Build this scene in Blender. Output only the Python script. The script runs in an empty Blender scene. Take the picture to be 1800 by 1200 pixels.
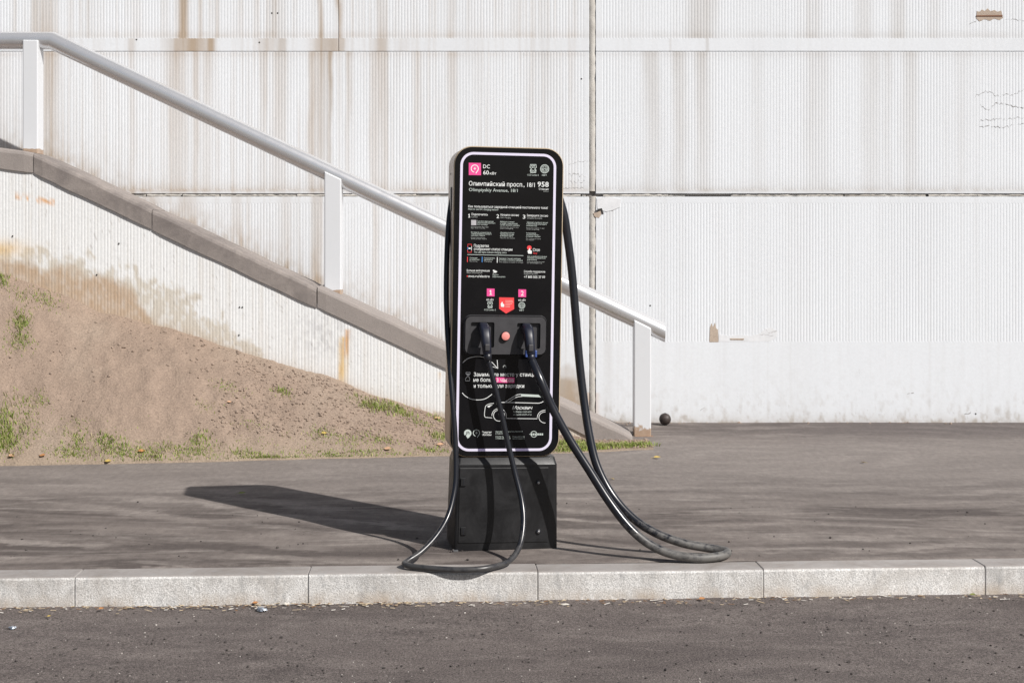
import bpy, bmesh, math, random
import numpy as np
from mathutils import Vector, Matrix

random.seed(7)
RNG = np.random.default_rng(11)
S = bpy.context.scene
COL = S.collection

# ------------------------------------------------------------------ camera
CH, F, HV = 1.43, 2500.0, 430.0        # eye height, focal length and horizon row measured on the 1800x1200 photograph
cam = bpy.data.cameras.new('camera')
cam.sensor_width = 36.0
cam.lens = 36.0 * F / 1800.0
cam.shift_y = (HV - 600.0) / 1800.0
cam.clip_end = 2000
cam_o = bpy.data.objects.new('camera', cam)
cam_o.location = (0, 0, CH)
cam_o.rotation_euler = (math.radians(90), 0, 0)
COL.objects.link(cam_o)
S.camera = cam_o

# ------------------------------------------------------------------ sky and sun
SUN = Vector((0.565, -0.518, 0.643)).normalized()
W = bpy.data.worlds.new('World'); S.world = W; W.use_nodes = True
nt = W.node_tree
sky = nt.nodes.new('ShaderNodeTexSky'); sky.sky_type = 'NISHITA'; sky.sun_disc = False
sky.sun_elevation = math.asin(SUN.z)
sky.sun_rotation = math.atan2(SUN.x, SUN.y)
sky.dust_density = 2.0
bg = nt.nodes['Background']; bg.inputs['Strength'].default_value = 0.05
nt.links.new(sky.outputs['Color'], bg.inputs['Color'])
sl = bpy.data.lights.new('sun', 'SUN'); sl.energy = 4.95; sl.angle = math.radians(0.53); sl.color = (1.0, 0.965, 0.92)
so = bpy.data.objects.new('sun', sl); so.rotation_euler = SUN.to_track_quat('Z', 'Y').to_euler(); so.location = SUN * 30
COL.objects.link(so)
S.view_settings.view_transform = 'Standard'; S.view_settings.look = 'None'
S.view_settings.gamma = 1.0; S.view_settings.use_curve_mapping = False
S.view_settings.exposure = 0.16

# ------------------------------------------------------------------ helpers
def P(u, v, Y):
    return Vector(((u - 900.0) * Y / F, Y, CH - (v - HV) * Y / F))

def lerp_pts(pts, x):
    a = np.array(pts, float)
    return np.interp(x, a[:, 0], a[:, 1])

_lat = RNG.random((256, 256))
def vnoise(x, y):
    x = np.asarray(x, float); y = np.asarray(y, float)
    xi = np.floor(x).astype(int); yi = np.floor(y).astype(int)
    fx = x - xi; fy = y - yi
    fx = fx * fx * (3 - 2 * fx); fy = fy * fy * (3 - 2 * fy)
    g = lambda a, b: _lat[a & 255, b & 255]
    return (g(xi, yi) * (1 - fx) + g(xi + 1, yi) * fx) * (1 - fy) + (g(xi, yi + 1) * (1 - fx) + g(xi + 1, yi + 1) * fx) * fy
def fbm(x, y, o=4):
    s = 0; a = 0.5; n = 0
    for i in range(o):
        s = s + a * vnoise(x * 2 ** i + 17.3 * i, y * 2 ** i + 9.1 * i); n += a; a *= 0.5
    return s / n

class NB:
    def __init__(s, name):
        s.m = bpy.data.materials.new(name); s.m.use_nodes = True
        s.t = s.m.node_tree; s.b = s.t.nodes['Principled BSDF']
    def n(s, typ, **kw):
        o = s.t.nodes.new(typ)
        for k, v in kw.items():
            if k in o.inputs.keys(): s.set(o, k, v)
            else: setattr(o, k, v)
        return o
    def set(s, node, k, v):
        if isinstance(v, bpy.types.NodeSocket): s.t.links.new(v, node.inputs[k])
        else: node.inputs[k].default_value = v
    def coord(s, scale=(1, 1, 1), kind='Object', loc=(0, 0, 0)):
        c = s.n('ShaderNodeTexCoord'); m = s.n('ShaderNodeMapping')
        s.t.links.new(c.outputs[kind], m.inputs['Vector']); m.inputs['Scale'].default_value = scale; m.inputs['Location'].default_value = loc
        return m.outputs['Vector']
    def wcoord(s, scale=(1, 1, 1), loc=(0, 0, 0)):
        c = s.n('ShaderNodeNewGeometry'); m = s.n('ShaderNodeMapping')
        s.t.links.new(c.outputs['Position'], m.inputs['Vector']); m.inputs['Scale'].default_value = scale; m.inputs['Location'].default_value = loc
        return m.outputs['Vector']
    def noise(s, vec, scale, detail=4, rough=0.55, dist=0.0):
        o = s.n('ShaderNodeTexNoise'); s.t.links.new(vec, o.inputs['Vector'])
        o.inputs['Scale'].default_value = scale; o.inputs['Detail'].default_value = detail
        o.inputs['Roughness'].default_value = rough; o.inputs['Distortion'].default_value = dist
        return o.outputs['Fac']
    def ramp(s, fac, stops):
        o = s.n('ShaderNodeValToRGB'); s.t.links.new(fac, o.inputs['Fac'])
        e = o.color_ramp.elements
        while len(e) < len(stops): e.new(0.5)
        for i, (p, c) in enumerate(stops):
            e[i].position = p; e[i].color = (c, c, c, 1) if not isinstance(c, tuple) else (*c, 1)
        return o.outputs['Color']
    def mix(s, fac, a, b, typ='MIX'):
        o = s.n('ShaderNodeMix', data_type='RGBA', blend_type=typ)
        for k, v in ((0, fac), (6, a), (7, b)):
            if isinstance(v, bpy.types.NodeSocket): s.t.links.new(v, o.inputs[k])
            else: o.inputs[k].default_value = (*v, 1) if isinstance(v, tuple) else v
        return o.outputs[2]
    def math(s, op, a, b=0.0):
        o = s.n('ShaderNodeMath', operation=op)
        for k, v in ((0, a), (1, b)):
            if isinstance(v, bpy.types.NodeSocket): s.t.links.new(v, o.inputs[k])
            else: o.inputs[k].default_value = v
        return o.outputs[0]
    def bump(s, h, strength=0.3, dist=0.005):
        o = s.n('ShaderNodeBump'); s.t.links.new(h, o.inputs['Height'])
        o.inputs['Strength'].default_value = strength; o.inputs['Distance'].default_value = dist
        s.t.links.new(o.outputs['Normal'], s.b.inputs['Normal'])
    def done(s, color=None, rough=None, metal=None, spec=None):
        for k, v in (('Base Color', color), ('Roughness', rough), ('Metallic', metal), ('Specular IOR Level', spec)):
            if v is None: continue
            if isinstance(v, bpy.types.NodeSocket): s.t.links.new(v, s.b.inputs[k])
            else: s.b.inputs[k].default_value = (*v, 1) if isinstance(v, tuple) else v
        return s.m

def plain(name, color, rough=0.6, metal=0.0, spec=0.5, var=0.12, scale=30.0):
    k = NB(name); v = k.coord()
    n = k.noise(v, scale, 5)
    f = k.ramp(n, [(0.25, 1 - var), (0.75, 1 + var)])
    c = k.mix(1.0, color, f, 'MULTIPLY')
    r = k.math('MULTIPLY_ADD', n, 0.25 * rough); 
    k.t.nodes[-1].inputs[2].default_value = rough * 0.88
    return k.done(c, r, metal, spec)

def attr_paint(name, rough=0.75, fine=0.06, bump=0.15, fs=60.0, dist=0.004):
    k = NB(name); a = k.n('ShaderNodeAttribute', attribute_name='stain')
    v = k.wcoord()
    n = k.noise(v, fs, 6, 0.65)
    f = k.ramp(n, [(0.2, 1 - fine * 1.6), (0.8, 1 + fine)])
    c = k.mix(1.0, a.outputs['Color'], f, 'MULTIPLY')
    k.bump(n, bump, dist)
    return k.done(c, rough, 0, 0.3)

def obj(name, V, Fc, mat=None, parent=None, world=True, smooth=False, mats=None, fm=None):
    me = bpy.data.meshes.new(name)
    V = np.asarray([tuple(v) for v in V], float) if not isinstance(V, np.ndarray) else V
    if parent is not None and world:
        if parent.get('_M') is not None or any(abs(a) > 1e-9 for a in parent.rotation_euler):
            Mi = np.array(MINV); V = V @ Mi[:3, :3].T + Mi[:3, 3]
        else:
            V = V - np.array(root_loc(parent))
    me.from_pydata(V.tolist(), [], [tuple(int(i) for i in f) for f in Fc])
    for m in (mats or ([mat] if mat else [])): me.materials.append(m)
    if fm is not None: me.polygons.foreach_set('material_index', np.asarray(fm, np.int32))
    if smooth: me.polygons.foreach_set('use_smooth', np.ones(len(me.polygons), bool))
    me.update()
    o = bpy.data.objects.new(name, me); COL.objects.link(o)
    if parent is not None: o.parent = parent
    return o
def root_loc(p):
    l = Vector(p.location)
    while p.parent is not None:
        p = p.parent; l = l + Vector(p.location)
    return l

def fast_grid(name, X, Yy, Z, mat, parent=None, color=None, smooth=False):
    """X,Yy,Z 2-D arrays -> one grid mesh, optional stain colour attribute"""
    r, c = X.shape
    V = np.stack([X, Yy, Z], -1).reshape(-1, 3)
    if parent is not None: V = V - np.array(root_loc(parent))
    idx = np.arange(r * c).reshape(r, c)
    Q = np.stack([idx[:-1, :-1], idx[:-1, 1:], idx[1:, 1:], idx[1:, :-1]], -1).reshape(-1, 4)
    me = bpy.data.meshes.new(name)
    me.vertices.add(len(V)); me.vertices.foreach_set('co', V.astype(np.float32).ravel())
    me.loops.add(Q.size); me.loops.foreach_set('vertex_index', Q.astype(np.int32).ravel())
    me.polygons.add(len(Q)); me.polygons.foreach_set('loop_start', (np.arange(len(Q)) * 4).astype(np.int32))
    me.materials.append(mat)
    me.polygons.foreach_set('use_smooth', np.full(len(Q), smooth))
    me.update(calc_edges=True); me.validate()
    if color is not None:
        at = me.color_attributes.new('stain', 'FLOAT_COLOR', 'POINT')
        cc = np.concatenate([color.reshape(-1, 3), np.ones((len(V), 1))], 1)
        at.data.foreach_set('color', cc.astype(np.float32).ravel())
    o = bpy.data.objects.new(name, me); COL.objects.link(o)
    if parent is not None: o.parent = parent
    return o

def empty(name, loc, label=None, cat=None, group=None, kind=None):
    o = bpy.data.objects.new(name, None); o.location = loc; COL.objects.link(o); o.empty_display_size = 0.1
    tag(o, label, cat, group, kind); return o
def tag(o, label=None, cat=None, group=None, kind=None):
    for k, v in (('label', label), ('category', cat), ('group', group), ('kind', kind)):
        if v: o[k] = v
    return o

def box(x0, x1, y0, y1, z0, z1):
    V = [(x, y, z) for z in (z0, z1) for y in (y0, y1) for x in (x0, x1)]
    return V, [(0, 2, 3, 1), (4, 5, 7, 6), (0, 1, 5, 4), (2, 6, 7, 3), (0, 4, 6, 2), (1, 3, 7, 5)]
def bevelled(name, V, Fc, mat, parent, w=0.004, seg=2, world=True):
    o = obj(name, V, Fc, mat, parent, world)
    bm = bmesh.new(); bm.from_mesh(o.data); bmesh.ops.recalc_face_normals(bm, faces=bm.faces)
    bmesh.ops.bevel(bm, geom=bm.edges[:], offset=w, segments=seg, affect='EDGES', profile=0.5)
    bm.to_mesh(o.data); bm.free(); return o
def recalc(o):
    bm = bmesh.new(); bm.from_mesh(o.data); bmesh.ops.recalc_face_normals(bm, faces=bm.faces); bm.to_mesh(o.data); bm.free(); return o
def rr(cx, cz, w, h, r, n=8):
    pts = []
    for (sx, sz, a0) in ((1, 1, 0), (-1, 1, 90), (-1, -1, 180), (1, -1, 270)):
        for i in range(n + 1):
            a = math.radians(a0 + 90 * i / n)
            pts.append((cx + sx * (w / 2 - r) + r * math.cos(a), cz + sz * (h / 2 - r) + r * math.sin(a)))
    return pts
def loft(loops, cap0=True, cap1=True):
    n = len(loops[0]); V = [p for l in loops for p in l]; Fc = []
    for i in range(len(loops) - 1):
        for j in range(n):
            k = (j + 1) % n
            Fc.append((i * n + j, i * n + k, (i + 1) * n + k, (i + 1) * n + j))
    if cap0: Fc.append(tuple(range(n - 1, -1, -1)))
    if cap1: Fc.append(tuple((len(loops) - 1) * n + j for j in range(n)))
    return V, Fc
def tube(pts, rad, sides=12, cap=True):
    pts = [Vector(p) for p in pts]; loops = []
    up = None
    for i, p in enumerate(pts):
        t = (pts[min(i + 1, len(pts) - 1)] - pts[max(i - 1, 0)]).normalized()
        if up is None:
            up = Vector((0, 0, 1)) if abs(t.z) < 0.9 else Vector((0, 1, 0))
        s = t.cross(up).normalized(); up = s.cross(t).normalized()
        r = rad(i / (len(pts) - 1)) if callable(rad) else rad
        loops.append([p + r * (math.cos(2 * math.pi * k / sides) * s + math.sin(2 * math.pi * k / sides) * up) for k in range(sides)])
    return loft(loops, cap, cap)
def catmull(pts, n=8):
    p = [Vector(q) for q in pts]; p = [2 * p[0] - p[1]] + p + [2 * p[-1] - p[-2]]; out = []
    for i in range(1, len(p) - 2):
        for k in range(n):
            t = k / n
            out.append(0.5 * (2 * p[i] + (p[i + 1] - p[i - 1]) * t + (2 * p[i - 1] - 5 * p[i] + 4 * p[i + 1] - p[i + 2]) * t * t + (3 * p[i] - p[i - 1] - 3 * p[i + 1] + p[i + 2]) * t ** 3))
    out.append(p[-2]); return out

# ------------------------------------------------------------------ materials
def asphalt(name, base, dark, light, stretch, speck, bump, seed=0.0, grit=90.0):
    k = NB(name)
    v1 = k.wcoord(stretch, (seed, 0, 0)); v2 = k.wcoord((1, 1, 1), (seed, 3, 0))
    big = k.noise(v1, 1.6, 7, 0.6, 1.8)
    med = k.noise(v1, 6.0, 5, 0.6, 0.8)
    fin = k.noise(v2, 260.0, 3, 0.7)
    gr = k.noise(v2, grit, 4, 0.7)
    c = k.mix(k.ramp(big, [(0.32, 0.0), (0.66, 1.0)]), dark, base)
    c = k.mix(k.ramp(med, [(0.48, 0.0), (0.75, 0.75)]), c, light)
    c = k.mix(1.0, c, k.ramp(fin, [(0.25, 1 - speck), (0.75, 1 + speck)]), 'MULTIPLY')
    c = k.mix(1.0, c, k.ramp(gr, [(0.3, 1 - speck * 0.6), (0.7, 1 + speck * 0.5)]), 'MULTIPLY')
    k.bump(k.math('ADD', fin, k.math('MULTIPLY', gr, 1.5)), bump, 0.004)
    return k.done(c, 0.88, 0, 0.25)
def pavement_mat():
    k = NB('pavement_asphalt')
    v1 = k.wcoord((0.42, 1.15, 1)); v2 = k.wcoord((1, 1, 1), (0, 3, 0)); v3 = k.wcoord((0.30, 1.3, 1), (4, 1, 0))
    big = k.noise(v1, 1.0, 8, 0.62, 2.6); med = k.noise(v3, 3.2, 6, 0.6, 2.0)
    fin = k.noise(v2, 260.0, 3, 0.8); gr = k.noise(k.wcoord((1, 0.5, 1)), 26.0, 7, 0.75)
    base, dark, light = (0.186, 0.160, 0.145), (0.090, 0.075, 0.069), (0.29, 0.258, 0.234)
    c = k.mix(k.ramp(big, [(0.40, 0.0), (0.60, 1.0)]), dark, base)
    c = k.mix(k.ramp(med, [(0.52, 0.0), (0.72, 0.8)]), c, light)
    wv = k.n('ShaderNodeTexWave'); wv.wave_type = 'RINGS'; wv.rings_direction = 'Z'
    k.t.links.new(k.wcoord((0.55, 1.0, 1), (-0.9, -9.5, 0)), wv.inputs['Vector'])
    for kk, vv in (('Scale', 1.1), ('Distortion', 9.0), ('Detail', 5.0), ('Detail Scale', 1.3), ('Detail Roughness', 0.7)): wv.inputs[kk].default_value = vv
    msk = k.ramp(k.noise(v2, 0.9, 4, 0.6), [(0.46, 0.0), (0.62, 1.0)])
    c = k.mix(k.math('MULTIPLY', k.ramp(wv.outputs['Fac'], [(0.55, 0.0), (0.95, 0.6)]), msk), c, (0.10, 0.084, 0.077))
    c = k.mix(k.math('MULTIPLY', k.ramp(wv.outputs['Fac'], [(0.05, 0.7), (0.4, 0.0)]), msk), c, (0.29, 0.256, 0.232))
    # swept, dustier middle; damp dark strip along the wall foot
    g = k.n('ShaderNodeSeparateXYZ'); k.t.links.new(v2, g.inputs[0])
    yy = k.math('ADD', g.outputs['Y'], k.math('MULTIPLY', k.math('SUBTRACT', big, 0.5), 1.4))
    mr = k.n('ShaderNodeMapRange'); k.t.links.new(yy, mr.inputs[0]); mr.inputs[1].default_value = 9.0; mr.inputs[2].default_value = 15.0
    strip = k.ramp(mr.outputs[0], [(0.24, 0.0), (0.46, 0.72), (0.70, 0.72), (0.80, 0.0)])
    c = k.mix(strip, c, (0.213, 0.188, 0.173))
    xr = k.n('ShaderNodeMapRange'); k.t.links.new(g.outputs['X'], xr.inputs[0]); xr.inputs[1].default_value = 1.0; xr.inputs[2].default_value = 2.6
    w = k.ramp(mr.outputs[0], [(0.70, 0.0), (0.80, 0.8)])
    c = k.mix(k.math('MULTIPLY', w, xr.outputs[0]), c, (0.105, 0.089, 0.085))
    c = k.mix(1.0, c, k.ramp(fin, [(0.25, 0.62), (0.75, 1.38)]), 'MULTIPLY')
    c = k.mix(1.0, c, k.ramp(gr, [(0.3, 0.80), (0.7, 1.18)]), 'MULTIPLY')
    k.bump(k.math('ADD', fin, k.math('MULTIPLY', gr, 1.2)), 0.3, 0.003)
    return k.done(c, 0.88, 0, 0.25)
M_walk = pavement_mat()
M_road = asphalt('road_asphalt', (0.162, 0.138, 0.128), (0.108, 0.091, 0.086), (0.225, 0.195, 0.18), (0.6, 1.4, 1), 1.0, 0.9, 5.0, 110.0)
M_ground = plain('far_ground', (0.16, 0.14, 0.12), 0.9, 0, 0.2, 0.2, 1.0)
M_wall = attr_paint('wall_paint', 0.7, 0.035, 0.12, 45.0)
M_ramp = attr_paint('ramp_wall_paint', 0.8, 0.07, 0.3, 55.0)
M_dirt = attr_paint('dry_soil', 0.95, 0.22, 0.9, 70.0, 0.012)

def granite(name, base, sp, bmp):
    k = NB(name); oi = k.n('ShaderNodeObjectInfo')
    v = k.wcoord()
    a = k.noise(v, 150.0, 4, 0.8); b = k.noise(v, 3.2, 8, 0.72, 0.8); d = k.noise(k.wcoord((1, 1, 0.4)), 14.0, 7, 0.75)
    c = k.mix(1.0, base, k.ramp(a, [(0.3, 1 - sp), (0.5, 1.0), (0.68, 1 + sp * 0.8)]), 'MULTIPLY')
    c = k.mix(k.ramp(b, [(0.44, 0.0), (0.68, 0.7)]), c, (base[0] * 0.62, base[1] * 0.58, base[2] * 0.54))
    c = k.mix(k.ramp(d, [(0.54, 0.0), (0.70, 0.7)]), c, (0.33, 0.33, 0.33))
    if bmp > 0.5:
        g = k.n('ShaderNodeSeparateXYZ'); k.t.links.new(v, g.inputs[0])
        e = k.noise(k.wcoord((1.6, 1, 0.5), (3, 0, 0)), 2.4, 8, 0.75, 0.5); h = k.noise(k.wcoord((1, 1, 0.12)), 34.0, 5, 0.75)
        z = k.n('ShaderNodeMapRange'); k.t.links.new(g.outputs['Z'], z.inputs[0]); z.inputs[1].default_value = -0.115; z.inputs[2].default_value = -0.012
        up = k.math('MULTIPLY', k.ramp(z.outputs[0], [(0.25, 0.0), (0.95, 1.0)]), k.ramp(k.math('ADD', k.math('MULTIPLY', e, 0.6), k.math('MULTIPLY', h, 0.4)), [(0.47, 0.0), (0.64, 0.62)]))
        c = k.mix(up, c, (0.27, 0.265, 0.26))
        lo = k.math('MULTIPLY', k.ramp(z.outputs[0], [(0.0, 1.0), (0.45, 0.0)]), k.ramp(e, [(0.42, 0.0), (0.62, 0.75)]))
        c = k.mix(lo, c, (0.47, 0.385, 0.30))
    c = k.mix(1.0, c, k.ramp(oi.outputs['Random'], [(0.0, 0.86), (1.0, 1.06)]), 'MULTIPLY')
    k.bump(a, bmp, 0.004)
    return k.done(c, 0.8, 0, 0.3)
M_kerb = granite('granite_front', (0.71, 0.70, 0.685), 0.55, 1.0)
M_kerbtop = granite('granite_dusty_top', (0.36, 0.335, 0.32), 0.12, 0.2)

def concrete(name, base, dark, amt=0.7):
    k = NB(name); v = k.wcoord()
    a = k.noise(v, 3.0, 7, 0.65, 0.4); b = k.noise(v, 26.0, 6, 0.7); c_ = k.noise(v, 140.0, 3, 0.7)
    c = k.mix(k.ramp(a, [(0.42, 0.0), (0.68, amt)]), base, dark)
    c = k.mix(k.ramp(b, [(0.52, 0.0), (0.72, amt * 0.55)]), c, dark)
    c = k.mix(1.0, c, k.ramp(c_, [(0.3, 0.85), (0.7, 1.12)]), 'MULTIPLY')
    k.bump(k.math('ADD', b, c_), 0.4, 0.006)
    return k.done(c, 0.88, 0, 0.25)
M_cope = concrete('weathered_coping', (0.275, 0.243, 0.225), (0.145, 0.128, 0.122), 0.85)
M_cope2 = concrete('pale_coping', (0.29, 0.258, 0.24), (0.23, 0.207, 0.195), 0.6)
M_joint = concrete('joint_sealant', (0.54, 0.52, 0.485), (0.33, 0.30, 0.265))
M_gap = plain('open_joint', (0.035, 0.032, 0.03), 0.95)
M_core = plain('joint_backing', (0.27, 0.25, 0.23), 0.95)
M_plug_patch = concrete('bare_render', (0.46, 0.38, 0.31), (0.32, 0.25, 0.20), 0.6)

def railpaint():
    k = NB('rail_metal'); v = k.coord((1, 1, 1))
    n = k.noise(v, 12, 5, 0.6); m = k.noise(v, 200, 2)
    c = k.mix(k.ramp(n, [(0.45, 0.0), (0.75, 0.4)]), (0.70, 0.70, 0.71), (0.57, 0.565, 0.57))
    r = k.math('MULTIPLY_ADD', n, 0.18); k.t.nodes[-1].inputs[2].default_value = 0.19
    k.bump(m, 0.05, 0.001)
    return k.done(c, r, 0.66, 0.5)
M_rail = railpaint()
def postpaint(name, z0, hgt):
    k = NB(name); v = k.wcoord(); g = k.n('ShaderNodeSeparateXYZ'); k.t.links.new(v, g.inputs[0])
    n = k.noise(v, 17, 7, 0.75)
    zz = k.math('DIVIDE', k.math('SUBTRACT', g.outputs['Z'], z0), hgt)
    f = k.math('SUBTRACT', k.math('ADD', n, 0.30), zz)
    mask = k.ramp(f, [(0.40, 0.0), (0.47, 1.0)])
    rust = k.mix(n, (0.22, 0.11, 0.05), (0.50, 0.42, 0.34))
    w = k.mix(k.ramp(n, [(0.55, 0.0), (0.8, 0.3)]), (0.62, 0.635, 0.66), (0.54, 0.54, 0.545))
    k.bump(n, 0.08, 0.002)
    return k.done(k.mix(mask, w, rust), 0.42, 0, 0.5)

# station
M_shell = plain('champagne_metal', (0.42, 0.36, 0.31), 0.38, 0.75, 0.5, 0.06, 14)
M_rim = plain('gold_rim', (0.60, 0.48, 0.33), 0.4, 0.35, 0.5, 0.05, 14)
def blackgloss():
    k = NB('black_acrylic'); v = k.coord(); n = k.noise(v, 9, 6, 0.65); s = k.noise(k.coord((1, 1, 6)), 40, 3)
    c = k.mix(k.ramp(n, [(0.5, 0.0), (0.8, 0.35)]), (0.006, 0.006, 0.007), (0.016, 0.015, 0.016))
    r = k.ramp(k.math('ADD', k.math('MULTIPLY', n, 0.6), k.math('MULTIPLY', s, 0.4)), [(0.3, 0.10), (0.7, 0.24)])
    return k.done(c, r, 0, 0.25)
M_black = blackgloss()
def basemat():
    k = NB('scuffed_black_plastic'); v = k.coord(); n = k.noise(v, 7, 7, 0.7, 0.8); g = k.noise(v, 500, 2); sc = k.noise(k.coord((60, 1, 4)), 3, 4, 0.7, 1.0)
    c = k.mix(k.ramp(n, [(0.45, 0.0), (0.8, 0.7)]), (0.006, 0.006, 0.007), (0.020, 0.020, 0.022))
    c = k.mix(k.ramp(sc, [(0.70, 0.0), (0.80, 0.35)]), c, (0.09, 0.09, 0.095))
    k.bump(g, 0.25, 0.001)
    return k.done(c, k.ramp(n, [(0.3, 0.33), (0.7, 0.55)]), 0, 0.5)
M_base = basemat()
M_plastic = plain('grey_plastic', (0.042, 0.041, 0.045), 0.5, 0, 0.5, 0.15, 25)
M_dark = plain('dark_plastic', (0.012, 0.013, 0.018), 0.38, 0, 0.5, 0.2, 30)
M_navy = plain('navy_plastic', (0.009, 0.011, 0.022), 0.42, 0, 0.5, 0.2, 30)
M_blue = plain('blue_clip', (0.05, 0.09, 0.28), 0.35)
M_steel = plain('screw_steel', (0.35, 0.35, 0.36), 0.35, 0.9)
def cablemat(name, col, dust):
    k = NB(name); g = k.n('ShaderNodeSeparateXYZ'); v = k.wcoord(); k.t.links.new(v, g.inputs[0])
    n = k.noise(v, 28, 6, 0.7)
    f = k.math('SUBTRACT', k.math('SUBTRACT', k.math('MULTIPLY', n, 0.55), 0.12), g.outputs['Z'])
    c = k.mix(k.ramp(f, [(0.0, 0.0), (0.14, dust)]), col, (0.20, 0.19, 0.175))
    c = k.mix(k.ramp(n, [(0.62, 0.0), (0.8, 0.2)]), c, (0.10, 0.10, 0.10))
    return k.done(c, k.ramp(f, [(0.0, 0.26), (0.12, 0.26 + dust * 0.5)]), 0, 0.5)
M_cable = cablemat('cable_rubber', (0.012, 0.013, 0.018), 0.22)
M_cable2 = cablemat('dusty_cable_rubber', (0.012, 0.013, 0.018), 0.62)
def led():
    k = NB('led_diffuser'); k.b.inputs['Emission Color'].default_value = (0.30, 0.16, 0.65, 1); k.b.inputs['Emission Strength'].default_value = 0.12
    n = k.noise(k.coord(), 8, 3)
    return k.done(k.mix(n, (0.62, 0.60, 0.69), (0.66, 0.64, 0.72)), 0.4, 0, 0.5)
M_led = led()
M_white = plain('white_print', (0.74, 0.76, 0.75), 0.5, 0, 0.3, 0.06)
M_mint = plain('grey_green_print', (0.50, 0.56, 0.53), 0.5, 0, 0.3, 0.06)
M_dim = plain('dim_print', (0.34, 0.36, 0.35), 0.5, 0, 0.3, 0.06)
M_pink = plain('pink_print', (0.74, 0.075, 0.28), 0.45, 0, 0.4, 0.05)
M_red = plain('red_print', (0.75, 0.06, 0.065), 0.45, 0, 0.4, 0.05)
M_azure = plain('blue_print', (0.06, 0.22, 0.55), 0.45, 0, 0.4, 0.05)
M_button = plain('faded_red_button', (0.78, 0.28, 0.25), 0.5, 0, 0.4, 0.08)

# ------------------------------------------------------------------ ground, road, pavement, kerb
K0 = Vector((-1.885, 6.128, 0)); KD = Vector((0.9986, 0.0527, 0)); KN = Vector((-0.0527, 0.9986, 0))
ROAD = -0.134
V, Fc = box(-900, 900, -900, 900, -0.9, -0.6)
tag(obj('ground', V, Fc, M_ground), kind='structure')
def road_sheet():
    n, m = 180, 70
    a = np.linspace(-9, 12, n); b = -np.geomspace(0.02, 9.0, m)[::-1]
    b = np.append(b, 0.05)
    A, B = np.meshgrid(a, b)
    X = K0.x + KD.x * A + KN.x * B; Yy = K0.y + KD.y * A + KN.y * B
    Z = ROAD + 0.012 * (fbm(X * 1.3, Yy * 1.3, 3) - 0.5) + 0.008 * np.exp(B / 0.06) * (fbm(X * 14, Yy * 3, 3))
    return fast_grid('road', X, Yy, Z, M_road, smooth=True)
tag(road_sheet(), kind='structure')
V, Fc = [(-300, -300, ROAD - 0.03), (300, -300, ROAD - 0.03), (300, 40, ROAD - 0.03), (-300, 40, ROAD - 0.03)], [(0, 1, 2, 3)]
tag(obj('far_road', V, Fc, M_road), kind='structure')

YW = 11.25
def ground_z(y): return 0.02 * np.clip((np.asarray(y, float) - 10.2) / 1.05, 0, 1)
def walk_sheet():
    a = np.linspace(-9, 12, 520); t = np.linspace(0, 1, 90) ** 1.6
    A, T = np.meshgrid(a, t)
    edge = 0.132 + 0.03 * fbm(a * 1.1, a * 0 + 3.3, 3) + 0.014 * fbm(a * 14, a * 0 + 7.7, 3)
    E_ = np.tile(edge, (len(t), 1))
    X0 = K0.x + KD.x * A + KN.x * E_; Y0 = K0.y + KD.y * A + KN.y * E_
    Y1 = YW + 0.12
    X = X0; Yy = Y0 + (Y1 - Y0) * T
    Z = ground_z(Yy) - 0.003 + 0.0075 * np.clip((Yy - Y0) / 0.03, 0, 1) + 0.006 * (fbm(X * 1.1, Yy * 1.1, 3) - 0.5) * np.clip(T * 12, 0, 1)
    return fast_grid('pavement', X, Yy, Z, M_walk, smooth=True)
tag(walk_sheet(), kind='structure')
V, Fc = box(-9, 12, 6.9, 11.4, -0.5, -0.05)
tag(obj('pavement_base', V, Fc, M_ground), kind='structure')

kerb = empty('kerb', K0, kind='structure'); kerb.rotation_euler = (0, 0, math.atan2(KD.y, KD.x))
def stone_mesh():
    L, c = 0.994, 0.012
    prof = [(0, -0.30), (0, -c), (c * 0.35, -c * 0.3), (c, 0), (0.15, 0), (0.15, -0.30)]
    xs = [0.0012, 0.0045, 0.25, 0.5, 0.75, 0.9955, 0.9988]
    V = []; Fc = []; fm = []
    for i, x in enumerate(xs):
        ins = 0.003 if i in (0, len(xs) - 1) else 0
        for (y, z) in prof:
            V.append((x, y + (ins if y < 0.1 else 0), z - (ins if z > -0.1 else 0)))
    n = len(prof)
    for i in range(len(xs) - 1):
        for j in range(n):
            k = (j + 1) % n
            Fc.append((i * n + j, (i + 1) * n + j, (i + 1) * n + k, i * n + k)); fm.append(1 if j in (2, 3) else 0)
    Fc += [tuple(range(n)), tuple((len(xs) - 1) * n + j for j in reversed(range(n)))]; fm += [0, 0]
    o = obj('kerb_stone', V, Fc, None, None, mats=[M_kerb, M_kerbtop], fm=fm); return recalc(o)
st = stone_mesh()
for k in range(-6, 10):
    o = st if k == -6 else st.copy()
    if o is not st: COL.objects.link(o)
    o.parent = kerb; o.location = (k, random.uniform(-0.002, 0.002), random.uniform(-0.003, 0.001))
    o.rotation_euler = (0, 0, random.uniform(-0.002, 0.002))

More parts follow.
